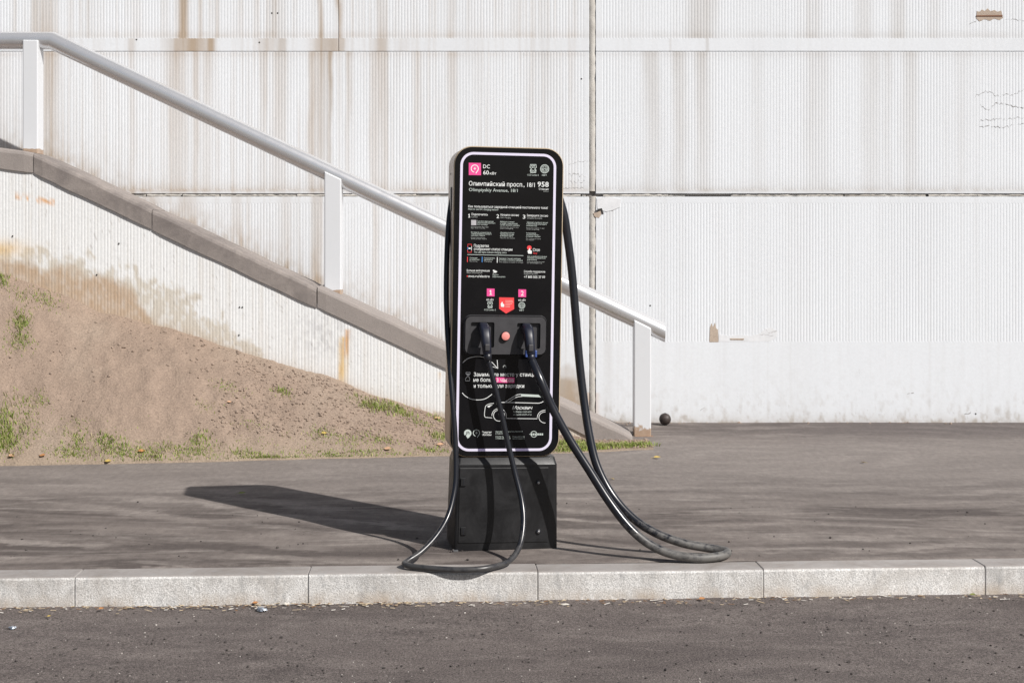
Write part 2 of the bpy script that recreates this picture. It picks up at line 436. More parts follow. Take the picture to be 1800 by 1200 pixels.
# ------------------------------------------------------------------ back wall of ribbed concrete panels
PXW = F / YW
def uw(x): return 900 + x * PXW
def vw(z): return HV + (CH - z) * PXW
def xw(u): return (u - 900) / PXW
def zw(v): return CH - (v - HV) / PXW
RIB = 5.31 / PXW
def band(u, items):
    s = 0
    for (c, w, a) in items: s = s + a * np.exp(-(np.abs(u - c) / w) ** 3)
    return s
TOP = [(25, 4, .35), (78, 20, .55), (60, 6, .3), (155, 6, .2), (240, 10, .15), (322, 9, 1.0), (352, 4, .4), (382, 4, .35), (483, 16, .3), (562, 5, .7), (595, 2, .9), (670, 9, .35), (792, 8, .25), (905, 14, .12), (1232, 26, .42), (1430, 14, .3), (1520, 16, .28), (1580, 14, .3), (1640, 10, .22), (-120, 30, .5), (-300, 40, .4)]
MIDB = [(232, 7, .5), (335, 36, .9), (372, 6, .7), (470, 18, .4), (495, 8, .6), (574, 28, .75), (600, 5, .5), (668, 14, .6), (710, 10, .2), (1180, 2, .4), (1245, 3, .4), (-80, 50, .6)]
MID = [(88, 16, .55), (232, 6, .3), (312, 18, .42), (345, 6, .45), (365, 10, .3), (462, 8, .32), (492, 14, .38), (547, 6, .55), (565, 14, .5), (580, 4, .7), (612, 5, .4), (662, 10, .45), (678, 6, .3), (735, 10, .15), (795, 10, .3), (960, 20, .12), (1145, 16, .32), (1195, 14, .36), (1235, 14, .38), (1330, 10, .1), (1435, 20, .25), (1530, 18, .26), (1560, 8, .2), (1600, 14, .28), (1690, 14, .12), (-60, 60, .4)]
LOW = [(120, 20, .3), (330, 16, .25), (420, 6, .3), (500, 14, .2), (556, 10, .5), (660, 6, .25), (745, 10, .15), (1070, 8, .2), (1160, 12, .06), (1400, 30, .05)]
def cope_v(u): return 262 + 0.472 * (u - 62)
def wall_color(X, Z):
    u, v = uw(X), vw(Z)
    wob = u + 6 * (fbm(v / 60, u / 300, 2) - 0.5)
    fade = 0.55 + 0.7 * fbm(u / 14, v / 120, 3)
    st = np.where(v < 68, band(wob, TOP), np.where(v < 91, band(wob, MIDB), np.where(v < 345, band(wob, MID) * np.clip(1.15 - (v - 90) / 420, 0.4, 1.2), band(wob, LOW)))) * fade
    left = np.clip((1035 - u) / 30, 0, 1)
    fine = np.clip(fbm(u / 5.0, v / 260, 3) - 0.50, 0, 1) * 1.3
    st = st + left * (0.035 + fine * 0.55) + (1 - left) * fine * 0.22
    grey = np.clip(fbm(u / 90, v / 400, 3) - 0.40, 0, 1) * 0.2
    # soot and lichen above each ledge
    led_ = np.exp(-np.abs(v - 62) / 5) * (v < 68) * 0.35 + np.exp(-(336 - v) / 9) * (v < 338) * 0.55 + np.exp(-np.abs(v - 96) / 5) * (v > 91) * (v < 120) * 0.2
    st = st + led_ * (0.3 + fbm(u / 12, v / 12, 3))
    # earth splashed up from the coping and from the pavement
    dc = np.where(u < 1035, cope_v(np.maximum(u, 62)) - v, 999)
    st = st + np.exp(-np.clip(dc, 0, 999) / 26) * (0.15 + 1.0 * np.clip(fbm(u / 9, v / 14, 4) - 0.3, 0, 1)) * 1.1
    db = np.clip(745 - v, 0, 999)
    st = st + np.exp(-db / 9) * 0.85 * (0.4 + fbm(u / 10, v / 8, 3)) + np.exp(-db / 34) * np.clip(fbm(u / 7, v / 12, 4) - 0.52, 0, 1) * 2.6
    # patch left bare beside the ramp foot
    pb = np.clip(1 - ((u - 985) / 55) ** 2, 0, 1) * np.clip((v - 655 + 25 * fbm(u / 20, v / 20, 3)) / 25, 0, 1)
    st = np.clip(st + pb * 0.9, 0, 1.25)
    spk = (fbm(u / 2.2 + 50, v / 2.2, 2) > 0.84) * np.exp(-db / 45) * 0.35
    base = np.array([0.70, 0.725, 0.758]); warm = np.array([0.38, 0.295, 0.215]); cool = np.array([0.40, 0.39, 0.375])
    mixc = np.clip(0.35 + 0.65 * left * fbm(u / 30, v / 200, 2) * 1.6, 0, 1)[..., None]
    stain = warm * mixc + cool * (1 - mixc)
    c = base * (1 - grey[..., None] * 0.35)
    a = np.clip(st * 0.98, 0, 0.95)[..., None]
    c = c * (1 - a) + stain * a
    c = c * (1 - spk[..., None]) + np.array([0.25, 0.22, 0.2]) * spk[..., None]
    # rust-coloured spots where reinforcement shows
    r = np.exp(-((u - 1040) / 10) ** 2) * (v > 690) * 0.6
    c = c * (1 - r[..., None]) + np.array([0.5, 0.3, 0.16]) * r[..., None]
    return c
wall = empty('ribbed_concrete_wall', (0, YW, 0), 'tall white wall of finely ribbed concrete panels streaked with brown stains', 'wall')
def rib_x(x0, x1):
    n = int((x1 - x0) / RIB); xs = []; d = []
    for i in range(n):
        b = x0 + i * (x1 - x0) / n; p = (x1 - x0) / n
        for f, dd in ((0.0, 0.0), (0.54, 0.0), (0.68, 0.0011), (0.86, 0.0011)): xs.append(b + f * p); d.append(dd)
    xs.append(x1); d.append(0.0)
    return np.array(xs), np.array(d)
def ribbed_panel(u0, u1, vtop, vbot, flat_top, flat_bot):
    """one precast panel: flat margins above and below, ribs between, sides returned into the joint"""
    x0, x1 = xw(u0), xw(u1)
    m = 9 / PXW
    xs, d = rib_x(x0 + m, x1 - m)
    xs = np.concatenate([[x0, x0, x0 + 0.003], xs, [x1 - 0.003, x1, x1]]); d = np.concatenate([[0.09, 0.003, 0], d, [0, 0.003, 0.09]])
    rv = [vtop, vtop]; amp = [0, 0]; dep = [0.09, 0.003]
    rv.append(vtop + 0.7); amp.append(0); dep.append(0)
    a, b = vtop + flat_top, vbot - flat_bot
    if flat_top > 0: rv.append(a); amp.append(0); dep.append(0)
    inner = np.linspace(a, b, max(3, int((b - a) / 5.0)))
    for q, vv in enumerate(inner):
        rv.append(vv + (0.6 if q == 0 else (-1.6 if q == len(inner) - 1 else 0))); amp.append(1); dep.append(0)
    if flat_bot > 0: 
        for vv in np.linspace(b, vbot - 0.7, max(2, int(flat_bot / 2.6))): rv.append(vv); amp.append(0); dep.append(0)
    rv += [vbot, vbot]; amp += [0, 0]; dep += [0.003, 0.09]
    zs = np.array([zw(v) for v in rv]); amp = np.array(amp); dep = np.array(dep)
    X, Z = np.meshgrid(xs, zs)
    D = np.maximum(np.where(d[None, :] > 0.0012, d[None, :], d[None, :] * amp[:, None]), dep[:, None])
    wav = 0.004 * (fbm(X * 0.9, Z * 0.9, 2) - 0.5)
    return fast_grid('panel', X, YW + D + wav * (D < 0.05), Z, M_wall, wall, wall_color(X, Z))
ribbed_panel(-560, 594.6, -330, 90.5, 10, 22)
ribbed_panel(595.4, 1035.5, -330, 90.5, 10, 22)
ribbed_panel(1047, 2300, -330, 90.5, 10, 22)
ribbed_panel(-560, 1035.5, 91.1, 340.5, 0, 6)
ribbed_panel(1047, 2300, 91.1, 340.5, 0, 6)
ribbed_panel(-560, 1035.5, 346, 790, 11, 189)
ribbed_panel(1047, 2300, 346, 790, 11, 189)
V, Fc = box(-9, 9, YW + 0.03, YW + 0.4, -0.3, zw(-330))
recalc(obj('core', V, Fc, M_core, wall))
# sealant bead in the upright joint, mortar in the level joint (broken open in places)
def bead(name, pts, w, depth, mat):
    """irregular strip of mortar: pts along the joint (u,v), width in px"""
    V = []; Fc = []
    n = len(pts)
    for i, (u, v) in enumerate(pts):
        du, dv = (pts[min(i + 1, n - 1)][0] - pts[max(i - 1, 0)][0], pts[min(i + 1, n - 1)][1] - pts[max(i - 1, 0)][1])
        l = math.hypot(du, dv); nx, ny = -dv / l, du / l
        ww = w * random.uniform(0.8, 1.1) / 2; yy = YW + depth + random.uniform(-0.004, 0.004)
        for s, dy in ((-1, 0.010), (-0.8, 0.0), (0, -0.003), (0.8, 0.0), (1, 0.010)):
            V.append((xw(u + nx * ww * s), yy + dy, zw(v + ny * ww * s)))
        if i:
            for j in range(4): a = (i - 1) * 5 + j; Fc.append((a, a + 1, a + 6, a + 5))
    return obj(name, V, Fc, mat, wall, smooth=True)
bead('joint_strip', [(1041.3 + random.uniform(-.5, .5), v) for v in range(-330, 345, 9)], 12.6, 0.004, M_joint)
bead('joint_strip', [(1041.5 + random.uniform(-.9, .9), v) for v in range(345, 735, 7)], 12, 0.005, M_joint)
def mortar(u0, u1, seed):
    random.seed(seed); u = u0
    while u < u1:
        l = random.uniform(40, 160); e = min(u + l, u1)
        bead('joint_mortar', [(a, 343.6 + random.uniform(-.6, .6)) for a in np.arange(u, e, 5.0)] + [(e, 343.6)], random.uniform(4.6, 5.8), random.uniform(0.006, 0.016), M_joint)
        u = e + random.choice([0, 0, 0, 2, 5, 9])
mortar(-560, 1030, 3); mortar(1060, 1205, 5); mortar(1285, 2300, 6)
# bare, broken spots
def blob(name, pts, mat, y0, y1, conv=None):
    conv = conv or (lambda u, v, y: (xw(u), y, zw(v)))
    n = len(pts); V = [conv(u, v, y0) for u, v in pts] + [conv(u, v, y1) for u, v in pts]
    Fc = [tuple(range(n)), tuple(range(2 * n - 1, n - 1, -1))] + [(j, n + j, n + (j + 1) % n, (j + 1) % n) for j in range(n)]
    return recalc(obj(name, V, Fc, mat, wall))
M_patch = plain('white_filler', (0.68, 0.69, 0.71), 0.85, 0, 0.3, 0.08, 20)
blob('repair_patch', [(1049, 349), (1062, 346), (1092, 350), (1090, 364), (1078, 369), (1066, 372), (1058, 370), (1050, 366)], M_patch, YW - 0.004, YW + 0.03)
blob('broken_gap', [(1047, 370), (1053, 367), (1058, 366), (1061, 376), (1058, 376), (1056, 370), (1049, 373)], M_gap, YW - 0.0055, YW + 0.03)
blob('bare_spot', [(1043, 375), (1049, 373), (1056, 370), (1057, 377), (1053, 383), (1045, 381)], M_plug_patch, YW - 0.003, YW + 0.03)
blob('bare_spot', [(1247, 601), (1248, 575), (1251, 568), (1253, 575), (1257, 567), (1259, 577), (1262, 579), (1263, 601)], M_plug_patch, YW - 0.0015, YW + 0.02)
blob('repair_patch', [(1263, 600), (1264, 587), (1280, 590), (1300, 588), (1320, 590), (1335, 586), (1345, 577), (1356, 575), (1367, 582), (1364, 593), (1352, 600)], M_patch, YW - 0.001, YW + 0.02)
blob('bare_spot', [(1283, 594.5), (1308, 594.5), (1307, 597.5), (1284, 597)], M_plug_patch, YW - 0.0035, YW + 0.02)
blob('bare_spot', [(1716, 33), (1717, 20), (1722, 21), (1726, 17), (1731, 20), (1736, 15), (1741, 20), (1748, 18), (1753, 21), (1760, 19), (1763, 32), (1757, 36), (1748, 33), (1740, 37), (1731, 34), (1722, 38)], M_plug_patch, YW - 0.0008, YW + 0.02)
M_rustbar = plain('rusty_bar', (0.20, 0.10, 0.06), 0.85, 0.1)
blob('reinforcing_bar', [(1716, 27.5), (1762, 27), (1762, 29.5), (1716, 29.5)], M_rustbar, YW - 0.004, YW + 0.02)
def crack(pts, w=1.0, jag=1.6, mat=None):
    q = []
    for i in range(len(pts) - 1):
        for t in np.linspace(0, 1, max(2, int(math.dist(pts[i], pts[i + 1]) / 2.0)))[:-1]:
            q.append((pts[i][0] + t * (pts[i + 1][0] - pts[i][0]), pts[i][1] + t * (pts[i + 1][1] - pts[i][1]) + random.uniform(-jag, jag) * 1.3))
    q.append(pts[-1])
    ww = [w * random.choice([0.02, 0.3, 0.6, 0.9, 1.0]) for _ in q]
    V = [(xw(u), YW - 0.0012, zw(v - k / 2)) for (u, v), k in zip(q, ww)] + [(xw(u), YW - 0.0012, zw(v + k / 2)) for (u, v), k in zip(q, ww)]
    n = len(q)
    return obj('crack', V, [(i, n + i, n + i + 1, i + 1) for i in range(n - 1)], mat or M_crack, wall)
M_crack = plain('crack_grey', (0.30, 0.29, 0.285), 0.95)
for pts, w, j in (([(1714, 170), (1725, 162), (1742, 161), (1752, 169), (1780, 166), (1800, 158), (1830, 150)], .9, 2), ([(1720, 182), (1730, 190), (1738, 193), (1750, 182), (1765, 182), (1782, 188), (1800, 190), (1840, 196)], 1.5, 1.2),
                  ([(1722, 212), (1740, 210), (1770, 210), (1800, 206)], .8, 1.6), ([(1722, 223), (1742, 222), (1764, 225), (1780, 220), (1800, 218), (1830, 221)], 1.2, 1.5),
                  ([(1704, 42), (1716, 38)], .7, .5), ([(1764, 36), (1778, 34), (1800, 37)], .8, 1), ([(1000, 290), (1015, 284), (1034, 283)], .8, 1.2), ([(1000, 310), (1012, 306), (1030, 311)], 1.6, 3.0), ([(1002, 320), (1028, 318)], 1.0, 3.0), ([(990, 331), (1030, 330)], 1.2, 1.0),
                  ([(1344, 577), (1352, 585), (1366, 581)], 1.0, 1), ([(1335, 590), (1345, 588), (1360, 590)], .8, 1.5), ([(1049, 366), (1056, 358), (1050, 353)], .8, .4), ([(1060, 366), (1072, 352)], .7, .3), ([(1090, 350), (1090, 364), (1075, 371)], .9, .5),
                  ([(1510, 648), (1511.5, 660)], 1.6, .2), ([(1695, 727), (1706, 725)], 2.6, 1.0), ([(1750, 741), (1757, 737)], 2.5, .5), ([(1595, 692), (1606, 690)], 1.4, .5), ([(1230, 722), (1238, 716)], 1.2, .6)):
    crack(pts, w, j)
def hole(u, v, r, par, conv, mat=M_gap):
    V = [conv(u + r * math.cos(a), v + r * math.sin(a)) for a in np.linspace(0, 2 * math.pi, 9)[:-1]]
    return obj('tie_hole', V, [tuple(range(8))], mat, par)
for u, v in ((478, 23.5), (488, 23.5), (456, 75), (240, 70), (1143, 537), (1022, 139), (1715, 727)):
    hole(u, v, 1.5, wall, lambda a, b: (xw(a), YW - 0.0015, zw(b)))

# ------------------------------------------------------------------ ramp: side wall, coping, deck
YC = 10.32; PXC = F / YC
ramp = empty('concrete_ramp', (P(500, 770, YC).x, YC, 0), 'sloping concrete ramp with grey coping and peeling white ribbed side wall', 'ramp')
XB = P(58, 304, YC).x; ZB = P(58, 304, YC).z
SL = 0.4755
def cope_low(x):
    x = np.asarray(x, float)
    return np.where(x > XB, ZB - SL * (x - XB), ZB + 0.13 * (XB - x))
def coping(x0, x1, mat, dz=0.0, h=0.15):
    prof = [(0.0, 0.0), (0.0, h - 0.03), (0.008, h - 0.012), (0.028, h), (0.42, h), (0.42, 0.0)]
    xs = np.linspace(x0, x1, max(3, int((x1 - x0) / 0.06)))
    loops = []
    for i, x in enumerate(xs):
        e = 0.006 if i in (0, len(xs) - 1) else 0
        z = float(cope_low(x)) + dz
        loops.append([(x, YC + p + e * (p < .1) + (0.004 * (vnoise(x * 7, p * 9 + 3) - .5) if not e else 0), z + q - e * (q > .1) + 0.007 * (float(vnoise(x * 9, q * 31)) - .5)) for p, q in prof])
    V, Fc = loft(loops); return recalc(obj('coping_stone', V, Fc, mat, ramp))
xu = lambda u: P(u, 0, YC).x
coping(xu(-420), XB - 0.003, M_cope2, 0.002)
coping(XB + 0.003, xu(266), M_cope)
coping(xu(266) + 0.006, xu(556), M_cope, -0.003)
coping(xu(556) + 0.008, xu(1112), M_cope2, 0.006, 0.158)
YS = YC + 0.016
def ramp_color(X, Z):
    px = F / YS
    u = 900 + X * px; v = HV + (CH - Z) * px
    g = lerp_pts(GROUND_V, u)
    n = fbm(u / 26, v / 26, 4); n2 = fbm(u / 7, v / 9, 4)
    base = np.array([0.71, 0.72, 0.725])
    c = np.ones(u.shape + (3,)) * base
    # paint gone in a ragged belt above the soil
    top = lerp_pts([(-300, 400), (0, 425), (120, 442), (200, 470), (300, 500), (350, 535), (430, 580), (480, 622), (520, 652), (600, 690), (800, 740)], u)
    pe = np.clip((v - top + 90 * (n - 0.5) + 46 * (n2 - 0.5)) / 16.0, 0, 1) * 0.9
    pe = pe * (0.5 + 0.5 * np.clip((n2 - 0.36) * 9, 0, 1))
    bare = np.array([0.54, 0.50, 0.435])
    c = c * (1 - pe[..., None]) + bare * pe[..., None]
    tan_top = lerp_pts([(-300, 400), (0, 452), (100, 463), (200, 482), (235, 505), (262, 550), (290, 620)], u)
    ta = np.clip((v - tan_top + 34 * (n - 0.5)) / 18.0, 0, 1) * (u < 300) * np.clip(0.75 + 0.5 * (n2 - .5), 0, 1)
    c = c * (1 - ta[..., None]) + np.array([0.42, 0.295, 0.195]) * ta[..., None]
    och = np.exp(-((v - 437) / 14) ** 2) * np.exp(-(u / 45) ** 2) * 0.7
    c = c * (1 - och[..., None]) + np.array([0.66, 0.45, 0.20]) * och[..., None]
    # rust runs
    def run(uc, w, v0, v1, col, a):
        nonlocal c
        m = np.exp(-(np.abs(u - uc - 3 * (fbm(v / 12, u * 0, 2) - .5) + 0.05 * (v - v0)) / w) ** 3) * np.clip((v - v0) / 4, 0, 1) * np.clip((v1 - v) / 15, 0, 1) * a * (0.25 + 1.3 * np.clip(fbm(u / 2.6, v / 26, 3) - 0.15, 0, 1))
        m = np.clip(m, 0, 0.95)
        c = c * (1 - m[..., None]) + np.array(col) * m[..., None]
    run(606, 8.5, 590, 690, (0.64, 0.46, 0.22), 0.95); run(611, 5, 577, 634, (0.56, 0.29, 0.10), 0.95); run(600, 3, 600, 690, (0.60, 0.40, 0.17), 0.7); run(773, 2.5, 652, 672, (0.62, 0.40, 0.16), 0.7)
    rr_ = np.exp(-((v - 350 - 0.17 * (u - 60)) / 3.5) ** 2) * (u > 26) * (u < 96) * (n2 > 0.42)
    c = c * (1 - rr_[..., None]) + np.array([0.66, 0.36, 0.16]) * rr_[..., None]
    gs = np.exp(-((u - 565) / 45) ** 2) * np.clip((v - 540) / 30, 0, 1) * np.clip((640 - v) / 40, 0, 1) * np.clip((n2 - 0.4) * 2.5, 0, .5)
    c = c * (1 - gs[..., None]) + np.array([0.45, 0.45, 0.46]) * gs[..., None]
    soil = np.exp(-np.clip(g - v, 0, 999) / 9) * 0.55 * (0.5 + n2)
    c = c * (1 - soil[..., None]) + np.array([0.42, 0.32, 0.23]) * soil[..., None]
    sp = (fbm(u / 2.5, v / 2.5, 2) > 0.84) * 0.4
    c = c * (1 - sp[..., None]) + np.array([0.25, 0.22, 0.19]) * sp[..., None]
    strk = np.clip(fbm(u / 5, v / 160, 3) - .52, 0, 1) * 0.7
    c = c * (1 - strk[..., None]) + np.array([0.5, 0.44, 0.36]) * strk[..., None]
    return c
GROUND_V = [(-400, 395), (-100, 455), (0, 484), (50, 500), (100, 518), (170, 547), (250, 562), (330, 588), (390, 609), (470, 636), (540, 656), (600, 673), (650, 694), (720, 714), (780, 735), (850, 752), (985, 766), (1060, 776), (1150, 778)]
def ramp_side():
    xs, d = rib_x(xu(-420), xu(1080))
    rows = np.concatenate([[0.0, 0.01], np.linspace(0.02, 1, 80)])
    T, X = np.meshgrid(rows, xs, indexing='ij')
    zt = cope_low(X) + 0.03; zb = -0.1
    Z = zt + (zb - zt) * T
    D = np.tile(d, (len(rows), 1))
    return fast_grid('side_wall', X, YS + D + 0.006 * (fbm(X, Z, 2) - .5), Z, M_ramp, ramp, ramp_color(X, Z))
ramp_side()
# deck of the ramp behind the coping
xs = np.linspace(xu(-420), xu(1120), 40)
V = []; Fc = []
for i, x in enumerate(xs):
    z = max(float(cope_low(x)) + 0.02, -0.02)
    V += [(x, YC + 0.43, z), (x, YW + 0.02, z), (x, YW + 0.02, -0.2), (x, YC + 0.43, -0.2)]
    if i:
        for j in range(4): a = (i - 1) * 4; Fc.append((a + j, a + (j + 1) % 4, a + 4 + (j + 1) % 4, a + 4 + j))
recalc(obj('deck', V, Fc, M_cope2, ramp))
for u, v in ((421, 540), (426, 540), (420, 589), (22, 415), (209, 428), (170, 483)):
    hole(u, v, 1.5, ramp, lambda a, b: tuple(P(a, b, YS - 0.004)))

# ------------------------------------------------------------------ handrail
YR = 10.62
rail = empty('handrail', tuple(P(585, 505, YR)), 'silver pipe handrail on flat white posts descending along the ramp', 'handrail')
R = 0.066
bend = P(92, 72, YR); end = P(1168, 584.5, YR); left0 = P(-420, 70.5, YR)
def rail_tube():
    d1 = (bend - left0).normalized(); d2 = (end - bend).normalized()
    loops = []
    def ring(c, t, plane):           # ring of the pipe in direction t, cut by the plane normal
        up = Vector((0, 1, 0)).cross(t).normalized(); out = []
        for k in range(28):
            a = 2 * math.pi * k / 28
            p = c + R * (math.cos(a) * Vector((0, 1, 0)) + math.sin(a) * up)
            out.append(p + t * ((c - p).dot(plane) / t.dot(plane)))
        return out
    loops.append(ring(left0, d1, d1)); loops.append(ring(bend, d1, (d1 + d2).normalized()))
    loops.append(ring(end, d2, Vector((1, 0, 0))))
    V, Fc = loft(loops, True, False)
    # open pipe mouth
    inner = [end + (Vector(p) - end) * 0.93 for p in loops[2]]; deep = [Vector(p) - d2 * 0.12 for p in inner]
    b = len(V); V += inner + deep; n = 28
    for j in range(n):
        k = (j + 1) % n
        Fc.append((2 * n + j, 2 * n + k, b + k, b + j)); Fc.append((b + j, b + k, b + n + k, b + n + j))
    Fc.append(tuple(b + n + j for j in range(n)))
    o = recalc(obj('rail', V, Fc, M_rail, rail)); 
    me = o.data
    me.polygons.foreach_set('use_smooth', np.ones(len(me.polygons), bool))
    for p in me.polygons:
        if len(p.vertices) > 4: p.use_smooth = False
    bm = bmesh.new(); bm.from_mesh(me)
    for e in bm.edges:
        if len(e.link_faces) == 2 and e.calc_face_angle(0) > 0.4: e.smooth = False
    bm.to_mesh(me); bm.free()
rail_tube()
def post(u0, u1, vt0, vt1, vb0, vb1, hgt):
    yf, yb = YR - R - 0.012, YR + R - 0.01
    a, b = P(u0, vt0, yf), P(u1, vt1, yf); c, d = P(u0, vb0, yf), P(u1, vb1, yf)
    V = []
    for y in (yf, yb): V += [(a.x, y, a.z), (b.x, y, b.z), (b.x, y, d.z - 0.03), (a.x, y, c.z - 0.03)]
    Fc = [(0, 1, 2, 3), (7, 6, 5, 4), (0, 4, 5, 1), (1, 5, 6, 2), (2, 6, 7, 3), (3, 7, 4, 0)]
    bevelled('post', V, Fc, postpaint('post_paint', min(c.z, d.z), hgt), rail, 0.008, 2)
post(39.5, 66.5, 70, 70.5, 259, 264, 0.03)
post(570, 599.5, 301, 315, 498, 512, 0.03)
post(1114.5, 1144.5, 562, 577, 764, 768, 0.20)
V, Fc = box(P(1113, 0, YR).x, P(1147, 0, YR).x, YR - 0.10, YR + 0.07, -0.02, 0.012)
M_rust = plain('rusty_plate', (0.24, 0.15, 0.095), 0.9, 0, 0.3, 0.4, 40)
bevelled('foot_plate', V, Fc, M_rust, rail, 0.006)

# ------------------------------------------------------------------ soil bank
FRONT_V = [(-500, 836), (0, 820), (300, 815), (500, 809), (780, 803), (985, 798), (1145, 791)]
fy = [(P(u, 0, 3575 / (v - HV)).x, 3575 / (v - HV)) for u, v in FRONT_V]
hx = [(P(u, 0, YS).x, max(P(u, v, YS).z, 0.004)) for u, v in GROUND_V]
XL, XR = -6.0, P(1148, 0, 9.95).x
def bank_B(x): return lerp_pts(fy, x) + 0.03 * (fbm(np.asarray(x) * 6, np.asarray(x) * 0 + 4, 3) - .5)
def bank_z(x, t):
    H = lerp_pts(hx, x)
    prof = 0.90 * t + 0.10 * t * t * (3 - 2 * t) + 0.10 * np.sin(np.pi * np.clip(t, 0, 1)) * fbm(x * 0.8 + 5, t * 1.2, 2)
    Y = bank_B(x) + (YS - bank_B(x)) * t
    n = 0.05 * (fbm(x * 2.2, Y * 2.2, 3) - .5) + 0.035 * (fbm(x * 8, Y * 8, 4) - .5) + 0.012 * (fbm(x * 30, Y * 30, 3) - .5) + 0.03 * (fbm(x * 5 + t * 1.5, t * 0.9, 3) - .5)
    return 0.010 + H * prof + n * np.clip(t * 5, 0, 1) * np.clip(0.25 + H, 0, 1)
def soil():
    xs = np.linspace(XL, XR, 640); ts = np.linspace(0, 1.04, 120)
    T, X = np.meshgrid(ts, xs, indexing='ij')
    B = bank_B(X); Y = B + (YS - B) * T; Z = bank_z(X, T)
    Z = np.where(T < 0.004, -0.02, Z)
    n = fbm(X * 3, Y * 3, 4); n2 = fbm(X * 13, Y * 13, 4)
    c = np.array([0.290, 0.218, 0.170]) * (0.86 + 0.3 * n2)[..., None]
    w = np.clip((n - 0.45) * 2.2, 0, .7)[..., None]
    c = c * (1 - w) + np.array([0.325, 0.256, 0.202]) * w
    lo = np.exp(-T / 0.10)[..., None] * 0.5
    c = c * (1 - lo) + np.array([0.34, 0.28, 0.205]) * lo
    return fast_grid('soil_bank', X, Y, Z, M_dirt, None, c, smooth=True)
tag(soil(), kind='structure')
def bank_hit(u, v):
    """point of the bank seen at a pixel of the photograph"""
    best = None
    for t in np.linspace(0, 1, 160):
        # x depends on Y, Y on x: two passes
        x = (u - 900) * 9.8 / F
        for _ in range(3):
            b = float(bank_B(x)); Y = b + (YS - b) * t; x = (u - 900) * Y / F
        z = float(bank_z(np.array(x), np.array(t)))
        vv = HV + (CH - z) * F / Y
        if best is None or abs(vv - v) < best[0]: best = (abs(vv - v), (x, Y, z))
    return Vector(best[1])

# crumbled clods lying on the bank (uncountable)
ICO_V = None
def lump_set(name, pts, mat, smin, smax, seed, flat=0.7, parent=None):
    rnd = np.random.default_rng(seed)
    bm = bmesh.new(); bmesh.ops.create_icosphere(bm, subdivisions=1, radius=1.0)
    bv = np.array([v.co[:] for v in bm.verts]); bm.verts.index_update(); bf = np.array([[v.index for v in f.verts] for f in bm.faces]); bm.free()
    Vs = []; Fs = []
    for i, p in enumerate(pts):
        s = smin * (smax / smin) ** (rnd.random() ** 2.2)
        sc = s * np.array([rnd.uniform(.7, 1.3), rnd.uniform(.7, 1.3), rnd.uniform(.5, .9) * flat / .7])
        a = rnd.uniform(0, 6.28); ca, sa = math.cos(a), math.sin(a)
        q = bv * (1 + rnd.uniform(-.28, .28, (len(bv), 1))) * sc
        q = np.stack([q[:, 0] * ca - q[:, 1] * sa, q[:, 0] * sa + q[:, 1] * ca, q[:, 2]], 1)
        Vs.append(q + np.array(p) + np.array([0, 0, sc[2] * 0.45])); Fs.append(bf + i * len(bv))
    o = obj(name, np.concatenate(Vs), np.concatenate(Fs), mat)
    return o
M_clod = plain('soil_clod', (0.285, 0.22, 0.176), 0.95, 0, 0.2, 0.25, 50)
pts = []
rnd = np.random.default_rng(5)
for _ in range(15000):
    x = rnd.uniform(-4.4, XR); t = rnd.uniform(0.02, 0.98)
    if vnoise(x * 1.6, t * 2.0) * 0.6 + 0.5 * (x > -2.0) * (t > 0.2) - 0.12 * (x < -2.2) < rnd.uniform(0.25, 0.85): continue
    b = float(bank_B(x)); pts.append((x, b + (YS - b) * t, float(bank_z(np.array(x), np.array(t)))))
tag(lump_set('soil_clods', pts, M_clod, 0.0025, 0.0125, 8), 'crumbly brown soil clods scattered over the bank', 'soil', kind='stuff')

# grass (uncountable)
def grassmat():
    k = NB('grass_blade'); oi = k.noise(k.wcoord(), 35, 3)
    c = k.mix(k.ramp(oi, [(0.35, 0.0), (0.7, 1.0)]), (0.15, 0.215, 0.035), (0.30, 0.34, 0.09))
    k.b.inputs['Subsurface Weight'].default_value = 0.0
    return k.done(c, 0.6, 0, 0.3)
M_grass = grassmat()
M_hay = plain('dry_grass', (0.40, 0.34, 0.19), 0.8, 0, 0.2, 0.3, 40)
def grassy(name, spots, seed, label):
    rnd = np.random.default_rng(seed); V = []; Fc = []; fm = []
    for (u, v, ru, rv, n, h) in spots:
        c = bank_hit(u, v); h *= 0.58; ru *= 1.2
        for _ in range(n):
            a = rnd.uniform(0, 6.28); r = math.sqrt(rnd.random()) if rnd.random() < 0.6 else rnd.uniform(0.8, 2.2)
            x = c.x + ru / 242 * r * math.cos(a); y = c.y + rv * r * math.sin(a)
            b = float(bank_B(x)); t = min(max((y - b) / (YS - b), 0.012), 0.985); y = b + (YS - b) * t
            z = float(bank_z(np.array(x), np.array(t))) - 0.004
            hh = h * rnd.uniform(0.4, 1.15); w = rnd.uniform(0.0016, 0.0034)
            d = rnd.uniform(0, 6.28); le = rnd.uniform(0.15, 0.9) * hh; ox, oy = math.cos(d) * le, math.sin(d) * le - 0.1 * hh
            px, py = -math.sin(d) * w, math.cos(d) * w * 0.6
            i = len(V); fm += [int(rnd.random() < 0.22)] * 2
            V += [(x - px, y - py, z), (x + px, y + py, z), (x + ox * .4 - px * .8, y + oy * .4 - py * .8, z + hh * .6), (x + ox * .4 + px * .8, y + oy * .4 + py * .8, z + hh * .6), (x + ox, y + oy, z + hh)]
            Fc += [(i, i + 1, i + 3, i + 2), (i + 2, i + 3, i + 4)]
    return tag(obj(name, V, Fc, mats=[M_grass, M_hay], fm=fm), label, 'grass', kind='stuff')
